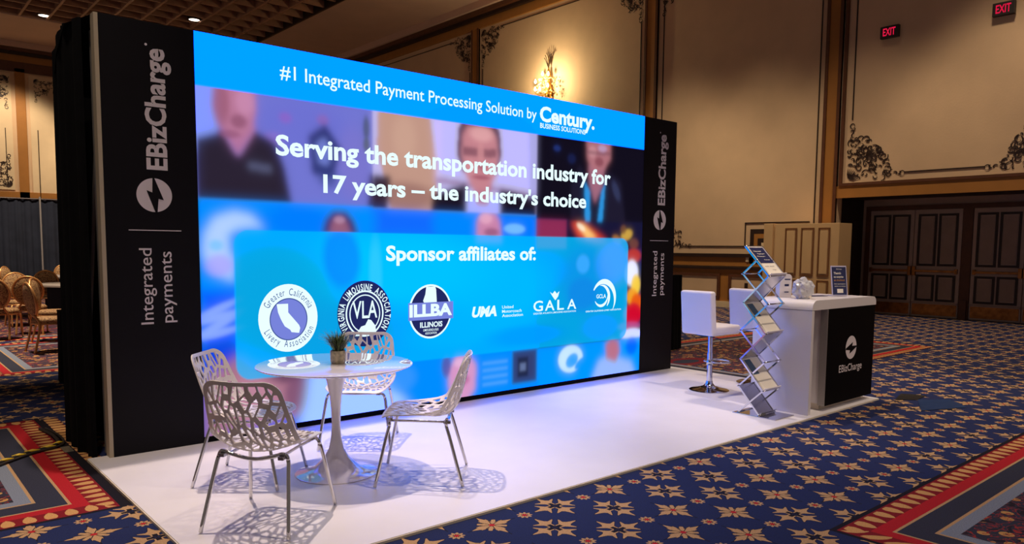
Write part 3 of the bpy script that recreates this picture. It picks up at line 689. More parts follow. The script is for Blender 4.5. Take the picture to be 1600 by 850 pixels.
    # sponsor panel (translucent cyan)
    PN = (.88, 5.45, .46, 1.62)
    rect(.87, 5.45, .46, 1.62, (0, 174, 240), .012, .84, .12)
    blob(2.4, 1.3, .9, .35, (0, 196, 246), 1, .8, 0, PN); blob(1.2, 1.1, .5, .4, (10, 160, 214), 1, .7, 0, PN); blob(1.75, .75, .6, .28, (10, 156, 222), 1, .7, 0, PN); blob(3.5, 1.1, .7, .4, (0, 190, 250), 1, .6, 0, PN)
    blob(4.75, 1.15, .40, .35, (14, 140, 232), .8, .6, 0, PN); blob(1.78, 1.40, .17, .26, (10, 124, 240), .6, .7, .1, PN); blob(5.2, 1.35, .25, .25, (80, 160, 244), 1, .6, 0, PN); blob(2.1, 1.25, .06, .3, (60, 205, 250), 1, .5, 0, PN)
    blob(4.7, 1.0, .22, .18, (20, 120, 226), .6, .45, 0, PN); blob(4.70, 1.33, .10, .10, (70, 176, 236), .7, .6, 0, PN); blob(3.0, .7, .5, .16, (0, 178, 236), 1, .7, 0, PN); blob(3.9, .6, .5, .1, (0, 150, 240), 1, .7, 0, PN); blob(5.0, .62, .3, .14, (20, 150, 244), 1, .6, 0, PN)
    # banner
    rect(LX0-.1, LX1+.1, 2.655, H+.1, (0, 160, 255), .006); blob(3.3, 2.62, .7, .22, (0, 146, 248), .06, .35, 0, (LX0, LX1, 2.655, H))
    img[..., 2] *= 1+BLUE_OVER*sst((img[..., 2]-.78)/.2)      # the real diodes are far bluer than a photo can record
    vs = np.stack([Xg, np.full_like(Xg, 0.0), Zg], -1).reshape(-1, 3)
    idx = np.arange(NX*NZ).reshape(NZ, NX); q = np.stack([idx[:-1, :-1], idx[:-1, 1:], idx[1:, 1:], idx[1:, :-1]], -1).reshape(-1, 4)
    me = bpy.data.meshes.new('screen'); me.vertices.add(len(vs)); me.vertices.foreach_set('co', vs.ravel())
    me.loops.add(q.size); me.loops.foreach_set('vertex_index', q.ravel()); me.polygons.add(len(q)); me.polygons.foreach_set('loop_start', np.arange(0, q.size, 4)); me.update(calc_edges=True)
    ca = me.color_attributes.new('picture', 'FLOAT_COLOR', 'POINT'); ca.data.foreach_set('color', np.concatenate([img.reshape(-1, 3), np.ones((NX*NZ, 1))], 1).astype(np.float32).ravel())
    m = bpy.data.materials.new('screen_picture'); m.use_nodes = True; nt = m.node_tree; nt.nodes.clear()
    at = nt.nodes.new('ShaderNodeAttribute'); at.attribute_name = 'picture'; e = nt.nodes.new('ShaderNodeEmission'); o = nt.nodes.new('ShaderNodeOutputMaterial')
    e.inputs[1].default_value = LED_POWER
    nt.links.new(at.outputs['Color'], e.inputs[0]); nt.links.new(e.outputs[0], o.inputs[0])
    return obj('picture', me, m, led)
LED_POWER = 1.05; BLUE_OVER = 3.2
paint()
U, V = (1, 0, 0), (0, 0, 1)
def lt(name, s, x0, x1, z, cap, bold=0.0, m='led_white', shear=0.0, y=-.004): return text(name, s, (x0, y, z), U, V, x1-x0, cap, M[m], led, bold, shear)
lt('headline', '#1 Integrated Payment Processing Solution by', 1.26, 3.98, 2.797, .105, .008)
lt('sponsor_name', 'Century.', 4.024, 4.84, 2.787, .155, .035); lt('sponsor_subtitle', 'BUSINESS SOLUTIONS', 4.03, 4.70, 2.722, .050, .02)
lt('slogan', 'Serving the transportation industry for', 1.215, 5.12, 2.205, .160, .029); lt('slogan', "17 years \u2013 the industry's choice", 1.615, 4.73, 1.935, .150, .029)
lt('subheading', 'Sponsor affiliates of:', 2.205, 3.99, 1.375, .135, .029)
# round state logos
def logo(name): 
    o = bpy.data.objects.new(name, None); C.objects.link(o); o.parent = led; return o
cx, cz = 1.298, .925
obj0 = flat_poly('round_badge', ell(cx, cz, .25, .272), M['led_white'], led, -.004)
flat_poly('badge_centre', ell(cx, cz-.01, .155, .165), M['led_lilac'], obj0, -.006); ring('badge_ring', cx, cz-.01, .16, .17, .008, M['led_ink'], obj0, -.007)
cal = [(-.10, .125), (-.005, .125), (-.005, .055), (.085, -.05), (.095, -.075), (.085, -.115), (.02, -.105), (.01, -.085), (-.035, -.055), (-.055, -.02), (-.07, .01), (-.09, .06)]
flat_poly('state_shape', [(cx+a, cz-.01+b) for a, b in cal], M['led_white'], obj0, -.008)
arc_text('badge_lettering', 'Greater California', (cx, cz), .182, PI*.86, PI*.12, .055, M['led_ink'], obj0, -.007)
arc_text('badge_lettering', 'Livery Association', (cx, cz), .178, PI*1.14, PI*1.88, .055, M['led_ink'], obj0, -.007, inward=True)
cx, cz = 1.99, .925
ob = ring('round_badge', cx, cz, .185, .20, .014, M['led_white'], led, -.004)
flat_poly('badge_centre', ell(cx, cz, .165, .18), M['led_navy'], ob, -.003); ring('badge_ring', cx, cz, .150, .165, .010, M['led_white'], ob, -.006)
flat_poly('badge_rim', ell(cx, cz, .262, .285), M['led_navy'], ob, -.002)
arc_text('badge_lettering', 'VIRGINIA LIMOUSINE ASSOCIATION', (cx, cz), .20, PI*1.22, -PI*.22, .058, M['led_white'], ob, -.006, bold=.02)
text('badge_letters', 'VLA', (cx-.12, -.007, cz-.04), U, V, .24, .15, M['led_white'], ob, .01)
flat_poly('state_shape', [(cx-.10, cz-.19), (cx-.04, cz-.11), (cx+.0, cz-.10), (cx+.03, cz-.05), (cx+.06, cz-.06), (cx+.10, cz-.11), (cx+.11, cz-.19)], M['led_white'], ob, -.008)
cx, cz = 2.675, .91
ob = flat_poly('round_badge', ell(cx, cz, .24, .25), M['led_white'], led, -.004)
flat_poly('badge_centre', ell(cx, cz, .222, .232), M['led_navy'], ob, -.006)
flat_poly('state_shape', [(cx-.05, cz+.228), (cx+.05, cz+.228), (cx+.06, cz+.20), (cx+.07, cz+.05), (cx-.05, cz+.05), (cx-.085, cz+.10), (cx-.06, cz+.16)], M['led_white'], ob, -.008)
flat_poly('badge_band', [(cx-.245, cz-.075), (cx+.255, cz-.075), (cx+.255, cz+.085), (cx-.245, cz+.085)], M['led_lilac'], ob, -.009)
text('badge_letters', 'ILLBA', (cx-.235, -.011, cz-.045), U, V, .475, .115, M['led_white'], ob, .045); text('badge_letters', 'ILLINOIS', (cx-.12, -.011, cz-.145), U, V, .25, .05, M['led_white'], ob, .03)
text('badge_letters', 'LIMOUSINE & BUS', (cx-.085, -.011, cz-.18), U, V, .17, .022, M['led_white'], ob, .01); text('badge_letters', 'ASSOCIATION', (cx-.065, -.011, cz-.21), U, V, .13, .02, M['led_white'], ob, .01)
lt('logo_letters', 'UMA', 3.15, 3.47, .825, .105, .05, shear=.25)
for i, s in enumerate(['United', 'Motorcoach', 'Association']): lt('logo_caption', s, 3.54, [3.69, 3.80, 3.82][i], .895-.043*i, .030, .01)
for i, (s, a, b) in enumerate([('G', 3.965, 4.10), ('A', 4.13, 4.27), ('L', 4.31, 4.41), ('A', 4.46, 4.60)]): lt('logo_letter', s, a, b, .845, .108, .012)
lt('logo_caption', 'GREATER ATLANTA LIMOUSINE ASSOCIATION', 3.965, 4.595, .812, .018, .01)
flat_poly('logo_crown', [(4.20, 1.04), (4.235, 1.02), (4.27, 1.05), (4.30, 1.02), (4.34, 1.045), (4.32, .99), (4.28, .95), (4.24, .99)], M['led_white'], led, -.004)
def swoosh(cx, cz, r, a0, a1, w0, name):
    n = 24; vs = []
    for i in range(n+1):
        t = i/n; a = a0+(a1-a0)*t; ww = w0*math.sin(PI*min(.999, t*.9+.08)); 
        for q in (r, r-ww): vs.append((cx+q*math.cos(a), -.004, cz+q*math.sin(a)*1.05))
    return obj(name, me_from(vs, [(2*i, 2*i+1, 2*i+3, 2*i+2) for i in range(n)]), M['led_white'], led)
swoosh(5.00, .965, .115, 3.6, 6.6, .03, 'logo_ring'); swoosh(5.02, .96, .13, -.9, 1.9, .04, 'logo_ring'); swoosh(5.05, .95, .20, 2.7, -.75, .06, 'logo_swoosh')
lt('logo_letters', 'GCLA', 4.92, 5.08, .945, .045, .02); lt('logo_caption', 'GREATER CALIFORNIA LIVERY ASSOCIATION', 4.75, 5.34, .797, .018, .014)

# --- side panels
BOLT = [(-.09, 1.0), (.02, .96), (.52, -.27), (.22, -.20), (.14, -1.0), (.02, -.97), (-.44, .27), (-.12, .15)]
def side_panel(x0, x1, label):
    t = thing('banner_panel', label, 'banner', (x0, 0, FZ)); W = x1-x0; h = H-FZ
    obj('panel_face', bx(0, W, 0, .03, 0, h), M['black_vinyl'], t)
    obj('frame', bx(0, W, .03, .10, 0, h), M['beige_edge'], t)
    z = -FZ
    def vt(name, s, xb, z0, z1, cap, bold): return text(name, s, (xb, -.002, z0+z), (0, 0, 1), (-1, 0, 0), z1-z0, cap, M['lettering'], t, bold)
    vt('brand_lettering', 'EBizCharge', .412, 2.025, 2.862, .140, .03)
    o = flat_poly('registered_dot', ell(.292, 2.88+z, .009, .009, 12), M['lettering'], t, -.002)
    o = flat_poly('round_emblem', ell(.318, 1.848+z, .118, .118), M['lettering'], t, -.002)
    flat_poly('lightning_bolt', [(.318+a*.118, 1.848+z+b*.122) for a, b in BOLT], M['black_vinyl'], o, -.004)
    obj('divider_line', bx(.143, .492, -.003, 0, 1.598+z, 1.604+z), M['lettering'], t)
    vt('caption_lettering', 'Integrated', .287, .937, 1.475, .083, .004); vt('caption_lettering', 'payments', .420, .942, 1.452, .083, .004)
side_panel(0, .612, 'tall black banner panel left of the video screen'); side_panel(5.70, 6.31, 'tall black banner panel right of the video screen')
o = obj('panel_return', bx(-.028, -.002, .0, .09, FZ, H), M['beige_edge']); tag(o, 'narrow beige frame edge beside the left black banner panel', 'frame')

# --- black velvet drapes: folded sheets
def drape_sheet(path, z0, z1, fold, nf, name, m, parent=None, taper=0.0, nz=14, top=None, flare=0.0):
    P = [Vector((p[0], p[1])) for p in path]; L = [0]
    for a, b in zip(P, P[1:]): L.append(L[-1]+(b-a).length)
    T = L[-1]; n = max(8, int(nf*10)); vs = []; rnd = random.Random(name+str(T)); ph = [rnd.uniform(-.6, .6) for _ in range(n+1)]
    for j in range(nz+1):
        tz = j/nz
        for i in range(n+1):
            s = T*i/n; k = max(q for q in range(len(L)-1) if L[q] <= s+1e-9); f = (s-L[k])/(L[k+1]-L[k]); p = P[k].lerp(P[k+1], f); d = (P[k+1]-P[k]).normalized(); nr = Vector((-d.y, d.x))
            amp = fold*(.45+.55*(1-tz))*(math.sin(2*PI*nf*i/n+ph[i//4*4])+.3*math.sin(5.1*PI*nf*i/n))+flare*(1-tz)
            q = p+nr*amp; zt = z1 if top is None else top(s)
            vs.append((q.x, q.y, z0+(zt-z0)*tz))
    me = me_from(vs, [(j*(n+1)+i, j*(n+1)+i+1, (j+1)*(n+1)+i+1, (j+1)*(n+1)+i) for j in range(nz) for i in range(n)], name, True)
    o = obj(name, me, m, parent); return o
dr = thing('booth_drape', 'black velvet drape wrapped behind the left end of the video wall', 'drape', (0, 0, 0))
def dtop(s): return 3.02-.02*s if s < .35 else 3.01-.62*(s-.35)**1.3
drape_sheet([(-.07, .14), (-.10, .20), (-.14, .45), (-.13, .75), (-.05, 1.1)], 0.0, 3.0, .022, 5, 'side_drape', M['velvet'], dr, top=dtop)
drape_sheet([(-.08, .95), (1.0, 1.1), (3.0, 1.1), (6.35, 1.1)], 0.0, 2.7, .03, 20, 'back_drape', M['velvet'], dr)
bm = bmesh.new(); vs = [(-.03, .07, 3.03), (-.14, .3, 3.0), (-.15, .55, 2.85), (-.12, .9, 2.62)]; a = [bm.verts.new(v) for v in vs]; b = [bm.verts.new((v[0]+.7, v[1], v[2]+.0)) for v in vs]
for i in range(3): bm.faces.new((a[i], a[i+1], b[i+1], b[i]))
obj('top_drape', bm, M['velvet'], dr)
bm = bmesh.new()
for xx in (.0, 1.2, 2.4, 3.6, 4.8, 6.2):
    tube(bm, [(xx, .17, FZ), (xx, .17, 2.95)], .02, 8); tube(bm, [(xx, .85, FZ), (xx, .17, 2.2)], .015, 8)
tube(bm, [(0, .2, 2.9), (6.25, .2, 2.9)], .02, 8)
obj('support_frame', bm, M['aluminium'], led)

# ================================================================== MESH CHAIR
def clip_poly(poly, n, d):       # keep n.p <= d
    out = []
    for i in range(len(poly)):
        a, b = poly[i], poly[(i+1) % len(poly)]; da = n[0]*a[0]+n[1]*a[1]-d; db = n[0]*b[0]+n[1]*b[1]-d
        if da <= 0: out.append(a)
        if (da < 0 < db) or (db < 0 < da): t = da/(da-db); out.append((a[0]+(b[0]-a[0])*t, a[1]+(b[1]-a[1])*t))
    return out
def parea(p): return abs(sum(p[i][0]*p[(i+1) % len(p)][1]-p[(i+1) % len(p)][0]*p[i][1] for i in range(len(p))))/2
def shell_mesh():
    LV = .86
    prof = [(.245, .420), (.20, .440), (.10, .430), (0, .414), (-.10, .405), (-.175, .422), (-.228, .48), (-.262, .58), (-.290, .69), (-.318, .805)]
    pp = [(p.y, p.z) for p in smooth_pts([(0, a, b) for a, b in prof], 8)]
    L = [0]
    for a, b in zip(pp, pp[1:]): L.append(L[-1]+math.hypot(b[0]-a[0], b[1]-a[1]))
    T = L[-1]
    hw = lambda v: np.interp(v/T, [0, .15, .35, .5, .62, .8, 1], [.215, .232, .245, .25, .245, .228, .205])
    cup = lambda v: np.interp(v/T, [0, .2, .45, .6, .8, 1], [-.01, .02, .075, .085, .06, .035])
    # outline with rounded corners
    out = []
    rc = .075
    N = 40
    def side(ins):
        pts = []
        for i in range(N+1):
            v = ins+(T-2*ins)*i/N; h = hw(v)-ins; e = min(v-ins, T-ins-v)
            r = rc-ins*.5
            if e < r: h -= r-math.sqrt(max(0, r*r-(r-e)**2))
            pts.append((h, v))
        return pts
    def dense(ins):
        pts = []
        vsx = [ins+(rc)*(1-math.cos(PI/2*i/7)) for i in range(8)]+[ins+rc+(T-2*ins-2*rc)*i/20 for i in range(1, 20)]+[T-ins-rc*(1-math.cos(PI/2*i/7)) for i in range(7, -1, -1)]
        for v in vsx:
            h = hw(v)-ins; e = min(v-ins, T-ins-v); r = rc
            if e < r: h -= r-math.sqrt(max(0, r*r-(r-e)**2))
            pts.append((h, v))
        return pts
    s = dense(0); outline = s+[(-a, b) for a, b in s[::-1]]
    si = dense(.021); inner = si+[(-a, b) for a, b in si[::-1]]
    if True:
        # convex clip region from the inner outline
        rnd = random.Random(12); seeds = []
        tries = 0
        while len(seeds) < 125 and tries < 20000:
            tries += 1; u_, v_ = rnd.uniform(-.24, .24), rnd.uniform(.02, T-.02)
            k = 2.3
            if all(math.hypot((u_-a)*k, (v_-b)) > .060 for a, b in seeds): seeds.append((u_, v_))
        holes = []
        for i, (u_, v_) in enumerate(seeds):
            K = 2.3; sl = .35*math.sin(7*u_+9*v_+i)      # anisotropic metric with slight lean
            tr = lambda p: (K*(p[0]-sl*.0*p[1]), p[1]); inv = lambda p: (p[0]/K, p[1])
            c0 = tr((u_, v_)); poly = [(c0[0]-.3, c0[1]-.3), (c0[0]+.3, c0[1]-.3), (c0[0]+.3, c0[1]+.3), (c0[0]-.3, c0[1]+.3)]
            for j, q in enumerate(seeds):
                if j == i: continue
                c1 = tr(q); n = (c1[0]-c0[0], c1[1]-c0[1]); l = math.hypot(*n)
                if l > .5: continue
                n = (n[0]/l, n[1]/l); wd = .0095+.0045*((i*7+j*7) % 3)
                poly = clip_poly(poly, n, n[0]*c0[0]+n[1]*c0[1]+l/2-wd)
                if not poly: break
            poly = [inv(p) for p in poly]
            poly = [(p[0]+.030*math.sin(16*p[1]+9*p[0])*(1-(p[0]/.25)**2), p[1]) for p in poly]
            for a in range(len(inner)):
                if not poly: break
                p, q = inner[a], inner[(a+1) % len(inner)]; e = (q[0]-p[0], q[1]-p[1]); l = math.hypot(*e)
                if l < 1e-6: continue
                n = (e[1]/l, -e[0]/l)       # outward for ccw
                poly = clip_poly(poly, n, n[0]*p[0]+n[1]*p[1])
            if poly and len(poly) > 2 and parea(poly) > .00018:
                # drop coincident points
                qq = [p for a, p in enumerate(poly) if math.hypot(p[0]-poly[a-1][0], p[1]-poly[a-1][1]) > .003]
                if len(qq) > 2: holes.append(qq)
    cu = bpy.data.curves.new('s', 'CURVE'); cu.dimensions = '2D'; cu.fill_mode = 'BOTH'
    for poly in [outline]+holes:
        sp = cu.splines.new('POLY'); sp.points.add(len(poly)-1); sp.use_cyclic_u = True
        for k, p in enumerate(poly): sp.points[k].co = (p[0], p[1], 0, 1)
    o = bpy.data.objects.new('s', cu); C.objects.link(o); bpy.context.view_layer.update()
    me = o.evaluated_get(bpy.context.evaluated_depsgraph_get()).to_mesh()
    bm = bmesh.new(); bm.from_mesh(me); o.to_mesh_clear(); bpy.data.objects.remove(o)
    bmesh.ops.remove_doubles(bm, verts=bm.verts, dist=1e-5)
    for i in range(1, 26):
        bmesh.ops.bisect_plane(bm, geom=bm.verts[:]+bm.edges[:]+bm.faces[:], plane_co=(0, T*i/26, 0), plane_no=(0, 1, 0), dist=1e-6)
    for i in range(-4, 5):
        bmesh.ops.bisect_plane(bm, geom=bm.verts[:]+bm.edges[:]+bm.faces[:], plane_co=(i*.05, 0, 0), plane_no=(1, 0, 0), dist=1e-6)
    for v in bm.verts:
        u_, vv = v.co.x, min(max(v.co.y, 0), T)
        yy = np.interp(vv, L, [p[0] for p in pp]); zz = np.interp(vv, L, [p[1] for p in pp])
        y2 = np.interp(min(T, vv+.01), L, [p[0] for p in pp]); z2 = np.interp(min(T, vv+.01), L, [p[1] for p in pp]); y1 = np.interp(max(0, vv-.01), L, [p[0] for p in pp]); z1 = np.interp(max(0, vv-.01), L, [p[1] for p in pp])
        ty, tz = y2-y1, z2-z1; l = math.hypot(ty, tz); n = (tz/l, -ty/l)     # towards the sitter
        c = float(cup(vv))*(u_/float(hw(vv)))**2
        v.co = Vector((u_, yy+n[0]*c, zz+n[1]*c))
    bmesh.ops.recalc_face_normals(bm, faces=bm.faces)
    r = bmesh.ops.solidify(bm, geom=bm.faces[:], thickness=.0075)
    me2 = bpy.data.meshes.new('chair_shell'); bm.to_mesh(me2); bm.free(); return me2
def make_chair(label, loc, rz):
    t = thing('cutout_chair', label, 'chair', loc, rz, 'white cut-out chairs around the pedestal table')
    sh = obj('shell', shell_mesh(), M['white_plastic'], t); auto(sh, 50)
    fz = .006
    def U_frame(yf, zf, yt, zt, xf, sag, name):
        bm = bmesh.new()
        pts = [(-xf, yf, fz), (-xf*.86, yf+(yt-yf)*.75, zt-.13), (-xf*.80, yt*.985, zt-.035), (-xf*.70, yt, zt-.005), (-xf*.45, yt, zt-sag*.55), (0, yt, zt-sag), (xf*.45, yt, zt-sag*.55), (xf*.70, yt, zt-.005), (xf*.80, yt*.985, zt-.035), (xf*.86, yf+(yt-yf)*.75, zt-.13), (xf, yf, fz)]
        return pts
    for nm, (yf, yt, xf, zt, sag) in {'front': (.27, .19, .262, .415, .006), 'rear': (-.27, -.165, .243, .418, .040)}.items():
        pts = smooth_pts(U_frame(yf, 0, yt, zt, xf, sag, nm), 5); k = len(pts)
        i0 = next(i for i, p in enumerate(pts) if p.z > zt-.04); i1 = k-1-next(i for i, p in enumerate(pts[::-1]) if p.z > zt-.04)
        for seg, name in ((pts[:i0+1], 'leg'), (pts[i0:i1+1], 'cross_tube'), (pts[i1:], 'leg')):
            bm = bmesh.new(); tube(bm, seg, .0105, 10); obj(name, bm, M['chrome'], t, True)
    for s in (-1, 1):
        bm = bmesh.new(); tube(bm, smooth_pts([(s*.17, .185, .405), (s*.15, .02, .397), (s*.150, -.15, .392)], 4), .008, 8); obj('side_tube', bm, M['chrome'], t, True)
        obj('mounting_block', bx(s*.165-.015, s*.165+.015, -.19, -.145, .385, .405, bev=.004), M['chrome_dull'], t)
        obj('mounting_block', bx(s*.165-.015, s*.165+.015, .17, .205, .400, .422, bev=.004), M['chrome_dull'], t)
    return t
def heading(fx, fy): return math.atan2(-fx, fy)
G4 = 'white cut-out chairs around the pedestal table'
c0 = make_chair('white cut-out chair nearest the camera, seen from behind', (.34, -1.83, FZ), heading(.42, .34))
dup(c0, (.552, -1.050, FZ), heading(.367, -.36), 'white cut-out chair left of the pedestal table beside the black panel', G4)
dup(c0, (1.42, -1.72, FZ), heading(-.40, .34), 'white cut-out chair right of the pedestal table, seen side-on', G4)
dup(c0, (1.54, -.71, FZ), heading(-.35, -.42), 'white cut-out chair behind the pedestal table, against the screen', G4)

# ---- pedestal table
tb = thing('pedestal_table', 'round glossy white table on a flared trumpet pedestal', 'table', (1.025, -1.295, FZ))
bm = bmesh.new(); lathe(bm, [(.001, .698), (.44, .700), (.485, .708), (.498, .716), (.498, .720), (.49, .7235), (.001, .7235)], n=72, cap=False); auto(obj('table_top', bm, M['white_gloss'], tb, True), 25)
bm = bmesh.new(); lathe(bm, [(.262, 0), (.265, .004), (.255, .009), (.20, .018), (.14, .045), (.080, .105), (.048, .165), (.033, .24), (.028, .32), (.031, .42), (.040, .52), (.058, .61), (.080, .67), (.095, .698)], n=48); auto(obj('pedestal', bm, M['white_gloss'], tb, True), 40)
pt = thing('potted_grass', 'small grassy plant in a speckled cream pot on the table', 'plant', (1.05, -1.285, FZ+.7235))
bm = bmesh.new(); lathe(bm, [(.042, 0), (.047, .004), (.050, .03), (.050, .082), (.046, .084), (.044, .074), (.0, .072)], n=28); obj('pot', bm, M['pot'], pt, True)
for k, (mm, nb) in enumerate((('grass_dark', 150), ('grass', 190))):
    vs, fs = [], []; rnd = random.Random(3+k)
    for i in range(nb):
        a = rnd.random()*2*PI; r0 = rnd.random()*.035; L = rnd.uniform(.11, .19)*(1 if k else .85); lean = rnd.uniform(.1, 1.05); wd = rnd.uniform(.0022, .004); n = len(vs)
        for j in range(5):
            t = j/4; rr = r0+L*lean*t*t*.8+r0*t; z = .07+L*t*(1-.42*lean*t); ww = wd*(1-t**2*.95)
            cxx, cyy = rr*math.cos(a), rr*math.sin(a); vs += [(cxx-math.sin(a)*ww, cyy+math.cos(a)*ww, z), (cxx+math.sin(a)*ww, cyy-math.cos(a)*ww, z)]
            if j: fs.append((n+2*j-2, n+2*j-1, n+2*j+1, n+2*j))
    o = obj('leaves', me_from(vs, fs), M[mm], pt); o['kind'] = 'stuff'

# ---- bar stools
def make_stool(label, loc, rz):
    t = thing('bar_stool', label, 'stool', loc, rz, None)    # faces +y
    bm = bmesh.new(); lathe(bm, [(.205, 0), (.207, .006), (.19, .014), (.12, .026), (.06, .048), (.038, .075), (.034, .10)], n=40); auto(obj('base', bm, M['chrome'], t, True), 40)
    bm = bmesh.new(); lathe(bm, [(.030, .09), (.030, .40), (.026, .40), (.026, .60)], n=20); auto(obj('column', bm, M['chrome'], t, True), 40)
    bm = bmesh.new(); pts = [(-.02, .0, .30), (-.10, .03, .30), (-.14, .12, .30), (-.11, .21, .30), (0, .25, .30), (.11, .21, .30), (.14, .12, .30), (.10, .03, .30), (.02, 0, .30)]
    tube(bm, smooth_pts(pts, 5), .010, 8); lathe(bm, [(.036, .27), (.036, .33)], n=16); obj('footrest', bm, M['chrome'], t, True)
    bm = bmesh.new(); box(bm, -.10, .10, -.10, .10, .585, .605); obj('seat_plate', bm, M['chrome_dull'], t)
    bm = bmesh.new(); tube(bm, [(.03, -.02, .57), (.17, -.06, .56), (.19, -.06, .53)], .006, 6); obj('lever', bm, M['cable'], t, True)
    bm = bmesh.new(); box(bm, -.205, .205, -.20, .235, .605, .70); 
    es = [e for e in bm.edges]; bmesh.ops.bevel(bm, geom=es, offset=.032, segments=4, affect='EDGES', profile=.6); auto(obj('seat', bm, M['leather'], t, True), 60)
    bm = bmesh.new(); mt = Matrix.Translation((0, -.19, .66)) @ Matrix.Rotation(math.radians(5), 4, 'X'); box(bm, -.205, .205, -.04, .035, -.055, .40)
    bmesh.ops.bevel(bm, geom=bm.edges[:], offset=.030, segments=4, affect='EDGES', profile=.6); bmesh.ops.transform(bm, matrix=mt, verts=bm.verts[:]); auto(obj('backrest', bm, M['leather'], t, True), 60)
    for z in (.16, .28):
        bm = bmesh.new(); box(bm, -.19, .19, .0348, .0362, z, z+.0035, mt=mt); obj('seam', bm, M['seam'], t)
    return t
s1 = make_stool('white bar stool with chrome pedestal standing clear of the counter', (5.45, -1.15, FZ), heading(1, -.08))
s2 = dup(s1, (6.24, -1.22, FZ), heading(1, -.12), 'white bar stool partly hidden behind the zigzag rack and counter', None)
s1['group'] = s2['group'] = 'white bar stools by the counter'

# ---- counter
CT = 1.055
ct = thing('reception_counter', 'white waterfall counter with a black logo front', 'counter', (5.087, -2.437, FZ)); T = CT-FZ
R = .085
def corner(cx, cz, a0, a1, r, n=8): return [(cx+r*math.cos(a0+(a1-a0)*i/n), cz+r*math.sin(a0+(a1-a0)*i/n)) for i in range(n+1)]
top = corner(R, T-R, PI, PI/2, R)+corner(1.30-R*.75, T-.065, PI/2, 0, .06)+[(1.30-R*.75+.06, T-.088), (.045, T-.088), (0, T-.088)]
bm = bmesh.new(); prism(bm, top, 'y', 0, .58); auto(obj('worktop', bm, M['counter'], ct), 40)
obj('side_panel', bx(0.001, .045, .0, .58, 0, T-.092, bev=.003), M['counter'], ct)
obj('body', bx(.29, 1.262, .02, .50, .065, T-.088), M['counter'], ct)
obj('front_panel', bx(.288, 1.268, -.006, .02, .05, T-.089), M['counter_black'], ct)
obj('front_trim', bx(.283, .289, -.008, .06, .05, T-.089), M['aluminium'], ct)
obj('plinth', bx(.34, 1.22, .07, .46, 0, .065), M['floor_edge'], ct)
obj('back_shelf', bx(.045, .29, .30, .34, .0, T-.09), M['counter'], ct)
cxx, czz = .775, .560
em = flat_poly('round_emblem', ell(cxx, czz, .112, .112), M['lettering'], ct, -.008); flat_poly('lightning_bolt', [(cxx+b*.113, czz-a*.113) for a, b in BOLT], M['counter_black'], em, -.010)
text('brand_lettering', 'EBizCharge', (.545, -.008, .335), U, V, .475, .070, M['lettering'], ct, .006)

# things on the counter
o = thing('payment_stand', 'white upright payment stand on the counter behind the zigzag rack', 'stand', (5.36, -2.00, CT), -.5)
bm = bmesh.new(); prism(bm, [(-.06, 0), (.065, 0), (.065, .17)]+corner(.03, .185, 0, PI/2, .035)+corner(-.02, .18, PI/2, PI, .04), 'y', -.035, .035); auto(obj('body', bm, M['white_plastic'], o), 40)
for z, wd in ((.165, .06), (.105, .045), (.045, .045)): obj('printed_mark', bx(-.01, -.01+wd, -.037, -.035, z, z+(.02 if z == .105 else .010)), M['paper_navy'], o)
bg_ = thing('treat_bag', 'crinkled clear plastic bag of white wrapped treats on the counter', 'bag', (5.30, -2.23, CT))
bm = bmesh.new(); bmesh.ops.create_icosphere(bm, subdivisions=4, radius=1); rnd = random.Random(5)
from mathutils import noise as mn
for v in bm.verts:
    n = mn.noise(v.co*2.3)*.22+mn.noise(v.co*6)*.09; p = v.co*(1+n); z = p.z
    v.co = Vector((p.x*.105*(1.0+.25*max(0, z)), p.y*.085, max(0, .085+z*.105)))
obj('plastic_bag', bm, M['bag'], bg_)
bm = bmesh.new()
for i in range(70):
    a = rnd.random()*6.28; r = .075*math.sqrt(rnd.random()); z = .018+rnd.random()*.085
    bmesh.ops.create_icosphere(bm, subdivisions=1, radius=rnd.uniform(.014, .022), matrix=Matrix.Translation((r*math.cos(a), r*.8*math.sin(a), z)) @ Matrix.Diagonal((1.3, 1, .7, 1)))
q = obj('wrapped_treats', bm, M['candy'], bg_); q['kind'] = 'stuff'
sg = thing('table_sign', 'navy upright sign in a clear stand on the counter', 'sign', (6.02, -2.24, CT), heading(.45, .9)-.05)
mt = Matrix.Rotation(math.radians(-9), 4, 'X')
bm = bmesh.new(); box(bm, -.085, .085, 0, .006, 0, .30, mt=mt); box(bm, -.085, .085, 0, .09, 0, .004); obj('stand', bm, M['acrylic'], sg)
bm = bmesh.new(); box(bm, -.077, .077, -.002, 0, .012, .288, mt=mt); obj('printed_sheet', bm, M['paper_navy'], sg)
def st(s, x0, x1, z, cap, bold=.01, m='paper_white'):
    vs, F = text_mesh(s, (x0, -.0035, z), U, V, x1-x0, cap, bold); obj('lettering', me_from([mt @ v for v in vs], F), M[m], sg)
st('EBizCharge', -.03, .03, .262, .010); st("There's", -.06, .02, .215, .022, .03); st('no surprise', -.06, .045, .180, .020, .03); st('at checkout', -.06, .06, .147, .020, .02, 'chair_gold')
st('Simple integrated payments', -.06, .065, .115, .009); st('built for your business', -.055, .065, .092, .009)
bm = bmesh.new(); box(bm, -.03, .035, -.004, -.002, .03, .070, mt=mt); obj('pale_square', bm, M['paper_white'], sg)
o = obj('flyer', bx(-.12, .10, -.045, .045, 0, .003), M['paper_navy'], None, loc=(5.82, -2.10, CT), rot=(0, 0, -.4)); tag(o, 'dark blue card lying flat on the counter beside the sign', 'card')

